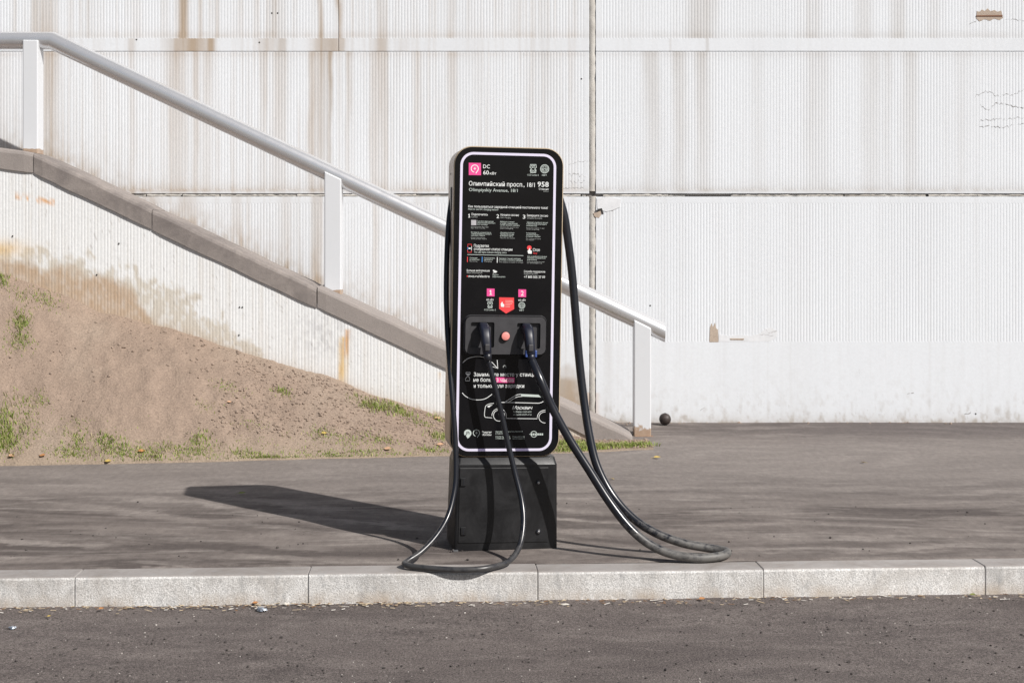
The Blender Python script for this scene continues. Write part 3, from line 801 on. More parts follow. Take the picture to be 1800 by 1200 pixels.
grassy('grass', [(37, 570, 9, .05, 260, .07), (35, 600, 12, .05, 220, .05), (80, 528, 16, .05, 200, .05), (38, 522, 8, .04, 70, .06), (2, 495, 10, .05, 160, .07), (5, 745, 14, .08, 420, .08), (12, 775, 16, .05, 420, .07), (48, 712, 16, .06, 130, .05), (72, 703, 9, .03, 60, .04),
    (62, 755, 10, .04, 60, .04), (45, 745, 12, .05, 70, .05), (-40, 740, 40, .12, 500, .07), (128, 753, 14, .05, 80, .04), (135, 778, 10, .04, 130, .06), (187, 775, 11, .03, 170, .055), (112, 798, 14, .03, 160, .04), (142, 795, 20, .03, 180, .045), (200, 795, 16, .03, 160, .045), (240, 796, 36, .04, 560, .05), (318, 795, 30, .03, 260, .045),
    (350, 775, 11, .04, 190, .055), (350, 795, 28, .03, 180, .035), (365, 716, 12, .03, 60, .04), (400, 680, 16, .04, 110, .035), (440, 745, 14, .04, 70, .035), (450, 803, 34, .03, 420, .05), (498, 691, 9, .03, 140, .05), (660, 716, 20, .05, 420, .07), (690, 712, 18, .04, 200, .055), (707, 728, 12, .04, 190, .06), (740, 744, 14, .04, 110, .045), (772, 738, 9, .03, 110, .06),
    (772, 768, 12, .04, 200, .065), (568, 762, 12, .04, 110, .05), (600, 775, 40, .05, 260, .035), (640, 765, 22, .05, 110, .04), (675, 775, 14, .04, 110, .045), (555, 798, 30, .03, 150, .035), (590, 800, 18, .02, 140, .035), (640, 797, 22, .03, 170, .04), (690, 795, 30, .03, 140, .035), (760, 792, 18, .03, 170, .045), (440, 775, 30, .04, 60, .03), (210, 760, 90, .08, 60, .03)], 21, 'green grass tufts sprouting from the bare soil bank')
grassy('grass', [(985 + i * 13, 790 - i * 0.7, 12, .05, 330, .055) for i in range(12)] + [(990 + i * 14, 781, 14, .05, 240, .06) for i in range(4)] + [(1120, 784, 12, .03, 160, .05)], 22, 'dense bright grass strip under the ramp foot and end post')

# ------------------------------------------------------------------ charging station
ALPHA, LEAN = math.radians(9.0), 0.0165
ST = Vector((-0.052, 6.80, 0.003))
MST = Matrix.Translation(ST) @ Matrix.Rotation(ALPHA, 4, 'Z') @ Matrix.Rotation(LEAN, 4, 'Y')
MINV = MST.inverted()
station = empty('charging_station', ST, 'leaning black electric car charging station with two plugs and white light frame', 'charging station')
station.rotation_euler = MST.to_euler()
station_y0 = -0.131
CAMP = MINV @ Vector((0, 0, CH))
def L(u, v, y=station_y0):
    d = (MINV.to_3x3() @ (P(u, v, 1.0) - Vector((0, 0, CH))))
    t = (y - CAMP.y) / d.y
    q = CAMP + d * t
    return q
def sobj(name, V, Fc, mat, parent=None, smooth=False, **k):
    return obj(name, V, Fc, mat, parent or station, world=False, smooth=smooth, **k)
lo = L(0, 0)
a_, b_ = L(800.5, 530), L(987, 530)
cx = (L(804, 400).x + L(986.5, 400).x) / 2 + 0.0005
zt, zb = L(895, 259).z, L(886, 802.5).z
cxs = cx - 0.0105; cx -= 0.0068
HW, HH, HC = 0.519, zt - zb, (zt + zb) / 2
def ring3(w, h, r, y): return [(x, y, z) for x, z in rr(cx, HC, w, h, r, 10)]
# shell of the head
V, Fc = loft([ring3(HW - .03, HH - .03, .07, .115), ring3(HW - .008, HH - .008, .082, .108), ring3(HW, HH, .085, .095), ring3(HW, HH, .085, -.1195)], True, True)
shell = recalc(sobj('shell', V, Fc, M_shell, smooth=True))
def edge_split(o, ang=0.6):
    bm = bmesh.new(); bm.from_mesh(o.data)
    for e in bm.edges:
        if len(e.link_faces) == 2 and e.calc_face_angle(0) > ang: e.smooth = False
    bm.to_mesh(o.data); bm.free()
edge_split(shell)
V, Fc = loft([ring3(HW + .002, HH + .002, .086, -.112), ring3(HW + .003, HH + .003, .0865, -.1225), ring3(HW - .004, HH - .004, .083, -.1285), ring3(HW - .012, HH - .012, .079, -.1285)], False, False)
rim = recalc(sobj('rim', V, Fc, M_rim, smooth=True)); edge_split(rim, 0.5)
V, Fc = loft([ring3(HW - .0055, HH - .0055, .082, -.115), ring3(HW - .006, HH - .006, .0818, -.1297), ring3(HW - .009, HH - .009, .0803, station_y0)], True, True)
plate = recalc(sobj('front_plate', V, Fc, M_black)); 
# light frame
zi = L(890, 269).z; z2 = L(886, 793).z; xl_, xr_ = L(806.6, 530).x, L(976.5, 530).x
def strip():
    w, h = HW - 0.064, HH - 0.054
    o_ = rr(cxs, HC, w, h, .062, 10); i_ = rr(cxs, HC, w - .0235, h - .0235, .0505, 10); n = len(o_)
    V = [(x, station_y0 + .002, z) for x, z in o_] + [(x, station_y0 - .0016, z) for x, z in o_] + [(x, station_y0 - .0016, z) for x, z in i_] + [(x, station_y0 + .002, z) for x, z in i_]
    Fc = []
    for j in range(n):
        k = (j + 1) % n
        for q in range(3): Fc.append((q * n + j, q * n + k, (q + 1) * n + k, (q + 1) * n + j))
    recalc(sobj('light_strip', V, Fc, M_led))
strip()

# ---- printed graphics, flat on the plate
class Print:
    def __init__(s): s.d = {}
    cnt = 0
    def get(s, blk, mat): return s.d.setdefault((blk, mat.name), ([], [], mat))
    def poly(s, blk, mat, pts, lift=0.0006):
        V, Fc, _ = s.get(blk, mat); b = len(V)
        for (u, v) in pts:
            q = L(u, v, station_y0); V.append((q.x, station_y0 - lift, q.z))
        Fc.append(tuple(range(b, b + len(pts))))
    def line(s, blk, mat, pts, w, lift=0.0006, closed=False):
        n = len(pts)
        V, Fc, _ = s.get(blk, mat); b = len(V)
        for i, (u, v) in enumerate(pts):
            p = pts[(i - 1) % n] if (closed or i > 0) else pts[i]; q = pts[(i + 1) % n] if (closed or i < n - 1) else pts[i]
            dx, dy = q[0] - p[0], q[1] - p[1]; l = math.hypot(dx, dy) or 1
            for sg in (-1, 1):
                c = L(u - dy / l * w / 2 * sg, v + dx / l * w / 2 * sg, station_y0); V.append((c.x, station_y0 - lift, c.z))
        for i in range(n if closed else n - 1):
            k = (i + 1) % n; Fc.append((b + 2 * i, b + 2 * i + 1, b + 2 * k + 1, b + 2 * k))
    def arc(s, blk, mat, u, v, r, a0, a1, w, lift=0.0006, sq=1.0, n=24):
        s.line(blk, mat, [(u + r * math.cos(math.radians(a0 + (a1 - a0) * i / n)), v + r * sq * math.sin(math.radians(a0 + (a1 - a0) * i / n))) for i in range(n + 1)], w, lift)
    def disc(s, blk, mat, u, v, r, lift=0.0006, n=18):
        s.poly(blk, mat, [(u + r * math.cos(6.2832 * i / n), v + r * math.sin(6.2832 * i / n)) for i in range(n)], lift)
    def text(s, blk, mat, body, u0, v0, u1, cap, bold=0.0, lift=0.0007, shear=0.0):
        """baseline starts at pixel (u0,v0), stretched to end at u1, capitals cap pixels tall"""
        cu = bpy.data.curves.new('t', 'FONT'); cu.body = body; cu.size = 1; cu.resolution_u = 2; cu.offset = bold * 0.22; cu.shear = shear
        o = bpy.data.objects.new('t', cu); COL.objects.link(o); bpy.context.view_layer.update()
        me = bpy.data.meshes.new_from_object(o.evaluated_get(bpy.context.evaluated_depsgraph_get()))
        xs = np.array([q.co[:] for q in me.vertices])
        p0, p1 = L(u0, v0), L(u1, v0); pc = L(u0, v0 - cap)
        if blk != 'small_print': Print.cnt += 1; blk = '%s#%d' % (blk, Print.cnt)
        sx = (p1.x - p0.x) / max(xs[:, 0].max() - xs[:, 0].min(), 1e-6); sz = (pc.z - p0.z) / 0.69
        V, Fc, _ = s.get(blk, mat); b = len(V); x0 = xs[:, 0].min()
        V += [(p0.x + (x - x0) * sx, station_y0 - lift, p0.z + y * sz) for x, y, _z in xs]
        Fc += [tuple(b + i for i in f.vertices) for f in me.polygons]
        bpy.data.objects.remove(o); bpy.data.curves.remove(cu); bpy.data.meshes.remove(me)
    def build(s):
        for (blk, _), (V, Fc, mat) in s.d.items():
            o = sobj(blk.split('#')[0], V, Fc, mat)
            if blk == 'small_print': o['kind'] = 'stuff'
            bm = bmesh.new(); bm.from_mesh(o.data)
            for f in bm.faces:
                f.normal_update()
                if f.normal.y > 0: f.normal_flip()
            bm.to_mesh(o.data); bm.free()
G = Print()
def ev_ring(blk, mat, u, v, r, w, lift=0.0007):
    G.arc(blk, mat, u, v, r, 100, 395, w, lift)
    G.line(blk, mat, [(u + r * .82, v + r * .57), (u + r * .5, v + r * 1.0), (u + r * .28, v + r * 1.35)], w, lift)
    G.poly(blk, mat, [(u + r * .18, v - r * .55), (u - r * .42, v + r * .12), (u - r * .02, v + r * .10), (u - r * .16, v + r * .55), (u + r * .42, v - r * .12), (u + r * .04, v - r * .10)], lift)
G.poly('logo_square', M_pink, [(824, 286.3), (845.4, 286.7), (845.6, 308.2), (824, 307.8)])
ev_ring('logo_square', M_white, 834.5, 296.5, 6.3, 1.5, 0.0011)
def ccs(blk, u, v, s, mat):
    blk += '#c%d' % u
    G.line(blk, mat, [(u - 5 * s, v - 7 * s), (u + 5 * s, v - 7 * s), (u + 5.5 * s, v - 2 * s), (u + 3 * s, v), (u + 5 * s, v + 3 * s), (u + 4.5 * s, v + 7 * s), (u - 4.5 * s, v + 7 * s), (u - 5 * s, v + 3 * s), (u - 3 * s, v), (u - 5.5 * s, v - 2 * s)], 1.3 * s, closed=True)
    for du, dv in ((-2.6, -4.6), (0, -4.6), (2.6, -4.6), (-1.4, -2), (1.4, -2)): G.disc(blk, mat, u + du * s, v + dv * s, 1.0 * s)
    for du in (-2.2, 2.2): G.arc(blk, mat, u + du * s, v + 4 * s, 1.5 * s, 0, 360, .9 * s, n=10)
def gbt(blk, u, v, r, mat):
    blk += '#g%d' % u
    G.arc(blk, mat, u, v, r, 0, 360, r * .17); G.arc(blk, mat, u, v, r * .74, 0, 360, r * .09)
    for du in (-.38, .38): G.arc(blk, mat, u + du * r, v + .05 * r, r * .22, 0, 360, r * .13, n=10)
    for du, dv in ((0, -.1), (-.2, -.45), (.2, -.45), (0, .5), (-.3, .5), (.3, .5)): G.disc(blk, mat, u + du * r, v + dv * r, r * .1, n=8)
ccs('connector_symbol', 937.2, 296.5, 1.0, M_mint); gbt('connector_symbol', 957.4, 297, 7.2, M_mint)
T = G.text
def one(blk, u, v, h, lift):
    """figure 1 with a foot, standing on pixel (u,v), h tall"""
    k = h / 8.4
    G.poly(blk, M_white, [(u, v), (u, v - 1.2 * k), (u + 1.6 * k, v - 1.2 * k), (u + 1.6 * k, v - 6.3 * k), (u + .1 * k, v - 5.4 * k), (u + .1 * k, v - 6.9 * k), (u + 2.0 * k, v - 8.4 * k), (u + 3.2 * k, v - 8.4 * k), (u + 3.2 * k, v - 1.2 * k), (u + 4.6 * k, v - 1.2 * k), (u + 4.6 * k, v)], lift)
T('heading_text', M_white, 'DC', 849.2, 295.8, 861, 6.4, .03); T('heading_text', M_white, '60', 849.2, 306.8, 859.3, 7, .04); T('heading_text', M_white, 'кВт', 861, 306.9, 872.5, 4.2, .03)
T('connector_caption', M_mint, 'CCS Combo 2', 927, 308.8, 947, 2.6, .02); T('connector_caption', M_mint, 'GB/T', 952.3, 309.3, 961.3, 2.8, .02)
T('address_text', M_white, 'Олимпийский просп., 18/1', 824.2, 326.2, 940, 7.4, .025); T('address_text', M_mint, 'Olimpiyskiy Avenue, 18/1', 824.2, 336, 910, 5.6, .005)
T('station_number', M_white, '958', 944.8, 328.2, 964.4, 8.6, .05); T('station_number', M_white, 'Станция', 947.3, 333.9, 964.2, 3.2, .02); T('station_number', M_dim, 'Station', 955, 337.3, 964, 2.0, .01)
T('instruction_text', M_white, 'Как пользоваться зарядной станцией постоянного тока?', 823, 364.6, 963, 3.9, .03); T('instruction_text', M_mint, 'How to use DC charging station?', 823, 369, 876, 3.2, .01)
for n_, u, h, sub, u0, u1, u2, vb in (('1', 822.6, 'Подключитесь', 'Connect', 828.7, 857.5, 839.5, 378.4), ('2', 872.8, 'Начните сессию', 'Start charging', 879.8, 912, 897.5, 379.4), ('3', 919, 'Завершите сессию', 'Complete the session', 926, 963.2, 953, 380.4)):
    if n_ == '1': one('step_number', u + .4, vb + 4, 6.4, .0007); 
    else: T('instruction_text', M_white, n_, u, vb + 4, u + 4.4, 6.6, .04)
    T('instruction_text', M_white, h, u0, vb, u1, 3.6, .025); T('instruction_text', M_dim, sub, u0, vb + 4, u2, 2.6, .01)
def para(rows, mat=M_mint, cap=2.0, b=.02):
    for (u0, v, u1, s) in rows: T('small_print', mat, s, u0, v, u1, cap, b)
G.poly('code_sticker', plain('pale_sticker', (0.42, 0.41, 0.43), .5), [(828.2, 386.6), (837.2, 386.8), (837.2, 396), (828.2, 395.8)])
para([(838.6, 389.8, 867.5, 'Скачайте приложение'), (838.6, 392.7, 870.6, '«Московский транспорт»'), (838.6, 395.5, 857.5, 'по коду'), (828.2, 409.3, 863, 'Вставьте коннектор в'), (828.2, 412, 863.7, 'электромобиль и нажмите'), (828.2, 414.7, 852, 'кнопку старта'),
      (879.3, 390.6, 904, 'Выберите станцию'), (879.3, 393.6, 910, 'и тариф в приложении,'), (879.3, 396.6, 913.6, 'затем начните зарядку'), (879.3, 409.8, 903.8, 'Дождитесь начала'), (879, 412.7, 903.2, 'зарядной сессии'), (879, 415.6, 901.8, 'и уберите карту'),
      (925.8, 391.8, 963, 'Завершите зарядную сессию'), (925.6, 394.7, 960.7, 'в приложении и вытащите'), (925.4, 397.6, 943.8, 'коннектор'), (925, 410.7, 942, 'Установите'), (925, 413.5, 946.8, 'коннектор обратно'), (924.8, 416.4, 949.4, 'в станцию зарядки')])
para([(828.2, 399.3, 858.7, 'Download the app'), (828.2, 401.5, 852.5, 'by the code'), (828, 418.3, 853, 'Insert connector'), (828, 420.4, 855.6, 'and press start'), (879, 400, 911, 'Choose the station and'), (879, 402.2, 902, 'start charging'), (878.8, 419, 905, 'Wait for the session'), (925.4, 401.5, 957, 'Finish the session in app'), (925.4, 403.7, 947.5, 'and unplug'), (924.8, 420.2, 950.6, 'Put connector back'), (924.8, 422.4, 938.8, 'to station')], M_dim, 1.7, .01)
T('instruction_text', M_white, 'Подсветка', 833, 434, 859, 4.6, .03); T('instruction_text', M_white, 'отображает статус станции', 833, 439.6, 900.6, 4.3, .03); T('instruction_text', M_mint, 'The LED lights indicate charging status', 833, 444.4, 890.6, 3.0, .01)
G.line('status_symbol', M_red, [(822.3, 434), (822.3, 429.3), (829, 429.4), (829, 433)], .9); G.line('status_symbol', M_red, [(822, 439), (822, 443.5), (828.6, 443.6), (828.6, 440)], .9)
G.line('status_symbol', M_azure, [(822.2, 434), (822.1, 439)], .9); G.line('status_symbol', M_white, [(829, 432.5), (828.7, 440)], .9); G.poly('status_symbol', M_white, [(823.5, 435.3), (827.5, 435.4), (827.4, 437.6), (823.5, 437.5)])
G.line('divider_line', M_mint, [(821.5, 447.4), (920, 449.3)], .8)
G.line('status_bar', M_red, [(821.8, 451.3), (821.6, 460.6)], 1.2); G.line('status_bar', M_azure, [(847.6, 451.3), (847.4, 460.8)], 1.3); G.line('status_bar', M_white, [(874.2, 452), (874, 461.8)], 1.2)
para([(825.5, 454.2, 839, 'Станция'), (825.5, 457, 843, 'не работает'), (850.5, 454.4, 870, 'Электромобиль'), (850.5, 457.2, 866, 'заряжается'), (877, 455, 915, 'Зарядная станция свободна'), (877, 458, 918.5, 'и готова к началу зарядки'), (927, 451.5, 961, 'Для аварийной остановки'), (926.8, 454.4, 958.5, 'зарядки нажмите на'), (926.8, 457.3, 944, 'кнопку')])
para([(825.5, 460, 839, 'Not working'), (850.5, 460.2, 864, 'Charging'), (877, 461.4, 919.5, 'The station is ready to charge'), (926.5, 460.6, 957, 'Press the button to stop'), (926.5, 462.8, 953, 'in emergency')], M_dim, 1.8, .01)
G.disc('stop_symbol', M_red, 930.4, 435.4, 4.0)
G.poly('stop_symbol', M_white, [(929.6, 438.6), (930.4, 436.2), (931.6, 436.3), (932, 439.6), (935, 441), (934.6, 446), (928.4, 445.8), (927.2, 441)], .0011)
T('instruction_text', M_white, 'Стоп', 936.6, 441.6, 948.6, 4.8, .03); T('instruction_text', M_red, 'Stop', 937.2, 446.4, 944.2, 3.2, .01)
T('contact_text', M_white, 'Больше информации', 820.6, 476.8, 860.6, 3.4, .02); T('contact_text', M_dim, 'More information', 820.6, 480.2, 847.5, 2.6, .01); G.disc('contact_text', M_red, 821.5, 485.4, 1.1); T('contact_text', M_white, 'mos.ru/electro', 823.6, 487.1, 860.6, 4.2, .03)
G.poly('camera_symbol', M_white, [(866.3, 475), (867.5, 474), (874, 477), (873.6, 478.4), (870.4, 479.6), (866.6, 477)]); G.line('camera_symbol', M_white, [(866.4, 480.3), (868, 480.2), (869, 478)], .8)
T('contact_text', M_mint, 'Ведётся', 866, 484, 876, 2.2, .01); T('contact_text', M_mint, 'видеонаблюдение', 866, 487.2, 888, 2.2, .01)
T('contact_text', M_white, 'Служба поддержки', 921, 478.7, 958, 3.4, .02); T('contact_text', M_dim, 'Support Service', 921, 482.2, 944.8, 2.6, .01); T('contact_text', M_white, '+7 800 505 37 09', 921, 488.6, 958, 4.2, .03)
for u, v, s in ((855.8, 507, '1'), (911.2, 508.4, '2')):
    G.poly('number_square#%d' % u, M_pink, [(u, v), (u + 13.6, v + .3), (u + 13.5, v + 13.9), (u - .1, v + 13.6)])
    if s == '1': one('square_number', u + 4.4, v + 11.2, 8.4, .0012)
    else: T('square_number', M_white, s, u + 4.2, v + 11.2, u + 9.4, 8.4, .03, .0012)
for u, s in ((855, 0), (911.2, .7)): T('connector_caption', M_white, '60 кВт', u, 528.3 + s, u + 13, 3.4, .02)
ccs('connector_symbol', 861.4, 535.5, .78, M_mint); gbt('connector_symbol', 917.2, 536.6, 5.4, M_mint)
T('connector_caption', M_mint, 'CCS Combo 2', 851, 545.6, 871.5, 2.6, .02); T('connector_caption', M_mint, 'GB/T', 912.4, 546.4, 921, 2.8, .02)
G.poly('warning_sticker', M_red, [(877.4, 522.5), (903.4, 523), (903.8, 543), (889.6, 551), (877.3, 542.4)])
G.poly('warning_sticker', M_white, [(880, 534.4), (882.2, 530.5), (883.5, 530.6), (883.8, 533.5), (886.4, 534.8), (886, 539.4), (880.8, 539.2)], .0012)
M_peach = plain('peach_print', (0.80, 0.30, 0.27), .5)
for i, w in enumerate((13, 14, 12, 9, 8.5)): G.line('warning_sticker', M_peach, [(888, 528.2 + i * 2.7), (888 + w, 528.4 + i * 2.7)], 1.2, .0012)
# notice with the outlined car
def curve_px(pts): return [(p.x, p.y) for p in catmull([Vector((a, b, 0)) for a, b in pts], 5)]
G.line('notice_circle', M_white, curve_px([(813.3, 637.5), (818, 633), (825, 629), (838, 626.4), (851, 628), (862, 634), (874.5, 647)]), 1.1); G.line('notice_arrow', M_white, [(865, 643.8), (875, 647.4), (874, 632.6)], 1.2)
G.line('notice_circle#2', M_white, curve_px([(812.5, 690), (816.5, 694.5), (821.7, 698), (829, 701.2), (838, 702.5), (847, 702), (855, 699.5), (865, 692.5)]), 1.1)
for pts in ([(819, 654), (826.6, 654.2)], [(819, 656.6), (826.4, 656.8)], [(819, 654), (819.2, 657), (824.2, 662), (825.6, 665.5), (825.6, 669), (818, 669), (818.2, 665.5), (821, 662), (826.2, 657.2), (826.5, 654)]): G.line('hourglass_symbol', M_white, pts, 1.0)
G.poly('hourglass_symbol', M_white, [(820.3, 657.2), (825, 657.3), (822.6, 661)])
T('notice_text', M_white, 'Занимайте место у станции', 832.4, 661, 946, 6.4, .03); T('notice_text', M_white, 'не более', 832.2, 670.4, 868.5, 6.4, .03)
G.poly('notice_highlight', M_pink, [(871.4, 662.8), (904.4, 663.3), (904.2, 672.6), (871.2, 672.1)]); T('notice_text', M_white, '3 часов', 872.8, 670.8, 903, 6.4, .03, .0012)
T('notice_text', M_white, 'и только для зарядки', 832, 681, 921.4, 6.4, .03)
cw = .95
G.line('car_outline', M_white, [(865, 734.2), (853, 733)], cw); G.line('car_outline', M_white, curve_px([(853.2, 733), (851.8, 731), (851.6, 726.7), (852.6, 718), (854.2, 712.8), (860, 709.6), (868, 708.4)]), cw)
G.poly('car_outline', M_white, [(856, 714.5), (859, 712.2), (866, 711.2), (862, 713.5), (859.6, 716)])
G.arc('car_outline', M_white, 877.2, 730, 12.5, 178, 364, cw); G.arc('car_outline', M_white, 877.2, 730, 9.8, 0, 360, cw)
G.line('car_outline', M_white, [(889.8, 731), (890.2, 735), (944.2, 735.6), (944.4, 732)], cw); G.arc('car_outline', M_white, 958.7, 732.5, 14, 182, 270, cw, sq=.86); G.arc('car_outline', M_white, 958.7, 733.2, 11.4, 90, 270, cw, sq=.86)
G.line('car_outline', M_white, [(877, 706.8), (890, 706.9), (946.5, 708.3), (951, 707.4), (955, 705.2)], cw + .2)
G.line('car_outline', M_white, curve_px([(887.4, 706.4), (902.5, 697), (909, 693.6), (915, 692.4)]), cw); G.line('car_outline', M_white, curve_px([(894, 706.4), (905, 699.2), (911, 697), (918, 696.4)]), cw)
G.poly('car_outline', M_mint, [(914.6, 692), (946.8, 693.6), (951.2, 698), (917, 696.4)])
T('car_outline', M_white, 'Москвич', 900, 719.2, 936.2, 6.0, .03, shear=.35); T('notice_text', M_mint, 'Выбираю своё авто', 902.4, 724.6, 934, 2.6, .01); T('notice_text', M_mint, 'moskvich.ru', 902.4, 729.4, 934, 2.6, .01)
# bottom row of emblems
G.disc('emblem', M_mint, 822.2, 761, 6.5, .0006, 24); G.poly('emblem', M_mint, [(827.5, 764.6), (824.5, 768.6), (821.8, 770.2), (820.2, 767), (823, 763)], .0008)
M_void = plain('plate_black', (0.008, 0.008, 0.009), .3)
G.arc('emblem', M_void, 822.2, 761, 2.6, 120, 400, 1.0, .0010); G.disc('emblem', M_void, 822.2, 761, .9, .0010, 10); G.poly('emblem', M_void, [(816.6, 764.6), (820, 763.2), (818.8, 768)], .0010)
ev_ring('emblem#2', M_mint, 837.4, 760.6, 5.6, 1.2)
T('emblem_text', M_white, 'Энергия', 847.2, 760.8, 863.8, 3.3, .03); T('emblem_text', M_white, 'Москвы', 847.2, 765.2, 863.6, 3.3, .03)
para([(871, 759.2, 918.5, 'Заряжайте электромобиль бесплатно'), (871, 762.6, 893, 'в приложении'), (870.8, 768, 896, 'Служба поддержки'), (871, 771.4, 897, '+7 800 505 37 09'), (901, 768.2, 921.6, 'Подробности'), (901, 771.4, 921.8, 'на mos.ru/electro')], M_mint, 2.2, .02)
G.arc('emblem#3', M_mint, 938.4, 762.6, 5.2, 0, 360, 1.1)
for i in range(7): G.poly('emblem#3', M_mint, [(933.6 + i * 3.1, 761.2), (935.9 + i * 3.1, 761.2), (935.9 + i * 3.1, 764.6), (933.6 + i * 3.1, 764.6)], .0009)
G.line('emblem#3', M_mint, [(930.4, 762.6), (932.6, 762.7)], .8)
G.arc('keyhole_print', M_dim, 887, 644.6, 2.4, 150, 400, 1.2)
G.build()

# ---- holster panel with two recesses
def plate_holes(name, outer, holes, y_back, y_front, mat, parent=None):
    bm = bmesh.new(); ed = []
    for loop in [outer] + holes:
        vs = [bm.verts.new((x, y_front, z)) for x, z in loop]
        ed += [bm.edges.new((vs[i], vs[(i + 1) % len(vs)])) for i in range(len(vs))]
    bmesh.ops.triangle_fill(bm, edges=ed, use_beauty=True)
    g = bmesh.ops.extrude_face_region(bm, geom=bm.faces[:])
    for e in g['geom']:
        if isinstance(e, bmesh.types.BMVert): e.co.y = y_back
    bmesh.ops.recalc_face_normals(bm, faces=bm.faces)
    me = bpy.data.meshes.new(name); bm.to_mesh(me); bm.free(); me.materials.append(mat)
    o = bpy.data.objects.new(name, me); COL.objects.link(o); o.parent = parent or station; return o
YH = station_y0 - 0.022
def hc(u, v): q = L(u, v, YH); return q.x, q.z
p0, p1 = hc(818.6, 556), hc(959, 623)
pcx, pcz, pw, ph = (p0[0] + p1[0]) / 2, (p0[1] + p1[1]) / 2, p1[0] - p0[0], p0[1] - p1[1]
recs = []
for (u0, v0, u1, v1) in ((828, 566, 868.5, 611), (909, 567.5, 949.5, 613)):
    a, b = hc(u0, v0), hc(u1, v1); recs.append(((a[0] + b[0]) / 2, (a[1] + b[1]) / 2, b[0] - a[0], a[1] - b[1]))
holster = plate_holes('holster_panel', rr(pcx, pcz, pw, ph, .028, 6), [rr(c[0], c[1], c[2], c[3], .008, 3) for c in recs], station_y0 + .001, YH, M_plastic)
V, Fc = loft([[(x, YH + .003, z) for x, z in rr(pcx, pcz, pw + .006, ph + .006, .030, 6)], [(x, station_y0 - .0005, z) for x, z in rr(pcx, pcz, pw + .014, ph + .014, .033, 6)]], False, False)
recalc(sobj('bezel', V, Fc, M_plastic, holster, smooth=True))
for c in recs:
    V, Fc = box(c[0] - c[2] / 2 - .002, c[0] + c[2] / 2 + .002, station_y0 - .004, station_y0 + .004, c[1] - c[3] / 2 - .002, c[1] + c[3] / 2 + .002)
    sobj('recess_back', V, Fc, M_plastic, holster)
bx, bz = hc(888, 590.5)
def disc_solid(name, x, z, prof, mat, parent, n=24, sm=True):
    loops = [[(x + r * math.cos(6.28319 * i / n), y, z + r * math.sin(6.28319 * i / n)) for i in range(n)] for r, y in prof]
    V, Fc = loft(loops); o = recalc(sobj(name, V, Fc, mat, parent, smooth=sm)); edge_split(o, .7); return o
stop = disc_solid('stop_button', bx, bz, [(.0195, YH - .010), (.0198, YH - .013), (.0185, YH - .0165), (.013, YH - .0185), (.004, YH - .019)][::1], M_button, holster)
disc_solid('button_collar', bx, bz, [(.0225, YH + .001), (.0225, YH - .006), (.019, YH - .009), (.016, YH - .011)], M_dark, holster)

# ---- plugs
def sweep(path, secs, n=4):
    """path of local points (x,y,z) in a near-vertical plane; secs (width, thickness, corner)"""
    loops = []
    for i, (p, s) in enumerate(zip(path, secs)):
        a = Vector(path[max(i - 1, 0)]); b = Vector(path[min(i + 1, len(path) - 1)])
        t = (b - a).normalized(); sd = Vector((1, 0, 0)); nn = t.cross(sd).normalized(); sd = nn.cross(t).normalized()
        loops.append([Vector(p) + sd * q[0] + nn * q[1] for q in rr(0, 0, s[0], s[1], s[2], n)])
    return loft(loops)
def plug(ri, u, v, mat, kind):
    q = L(u, v, station_y0 - .05); x, z0 = q.x, q.z
    f = station_y0
    path = [(x - .004, f + .004, z0 + .004), (x - .003, f - .022, z0 + .003), (x - .002, f - .030, z0 + .002), (x, f - .052, z0 - .004), (x + .002, f - .072, z0 - .020), (x + .004, f - .084, z0 - .046), (x + .007, f - .090, z0 - .080), (x + .010, f - .094, z0 - .112), (x + .011, f - .095, z0 - .118)]
    if kind == 1: secs = [(.036, .046, .012), (.036, .046, .012), (.044, .050, .012), (.046, .052, .012), (.045, .052, .013), (.043, .050, .013), (.041, .047, .013), (.038, .042, .014), (.032, .034, .014)]
    else: secs = [(.046, .046, .022), (.046, .046, .022), (.050, .050, .018), (.050, .050, .016), (.047, .050, .016), (.045, .048, .016), (.044, .046, .016), (.042, .044, .018), (.036, .036, .017)]
    V, Fc = sweep(path, secs)
    o = recalc(sobj('plug', V, Fc, mat, smooth=True)); edge_split(o, .9)
    e = Vector(path[-1])
    # grip collar, latch button
    V, Fc = sweep([e + Vector((0, .001, .006)), e + Vector((.002, -.001, -.012)), e + Vector((.0045, -.002, -.030))], [(.036, .036, .017), (.038, .038, .018), (.030, .030, .0145)])
    sobj('strain_relief', V, Fc, M_dark if kind == 1 else M_navy, o, smooth=True)
    a = Vector(path[6]); 
    V, Fc = box(a.x - .011, a.x + .011, a.y - .031, a.y - .018, a.z - .020, a.z + .012)
    bevelled('latch_button', V, Fc, M_plastic, o, .004, 2, world=False)
    if kind == 2:
        for sg in (-1, 1):
            V, Fc = box(e.x + sg * .022 - .005, e.x + sg * .022 + .005, e.y - .012, e.y + .012, e.z - .010, e.z + .022)
            bevelled('clip', V, Fc, M_blue, o, .003, 2, world=False)
    return MST @ (e + Vector((.0045, -.002, -.026)))
e1 = plug(0, 851, 577, M_navy, 1)
e2 = plug(1, 927, 578, M_navy, 2)

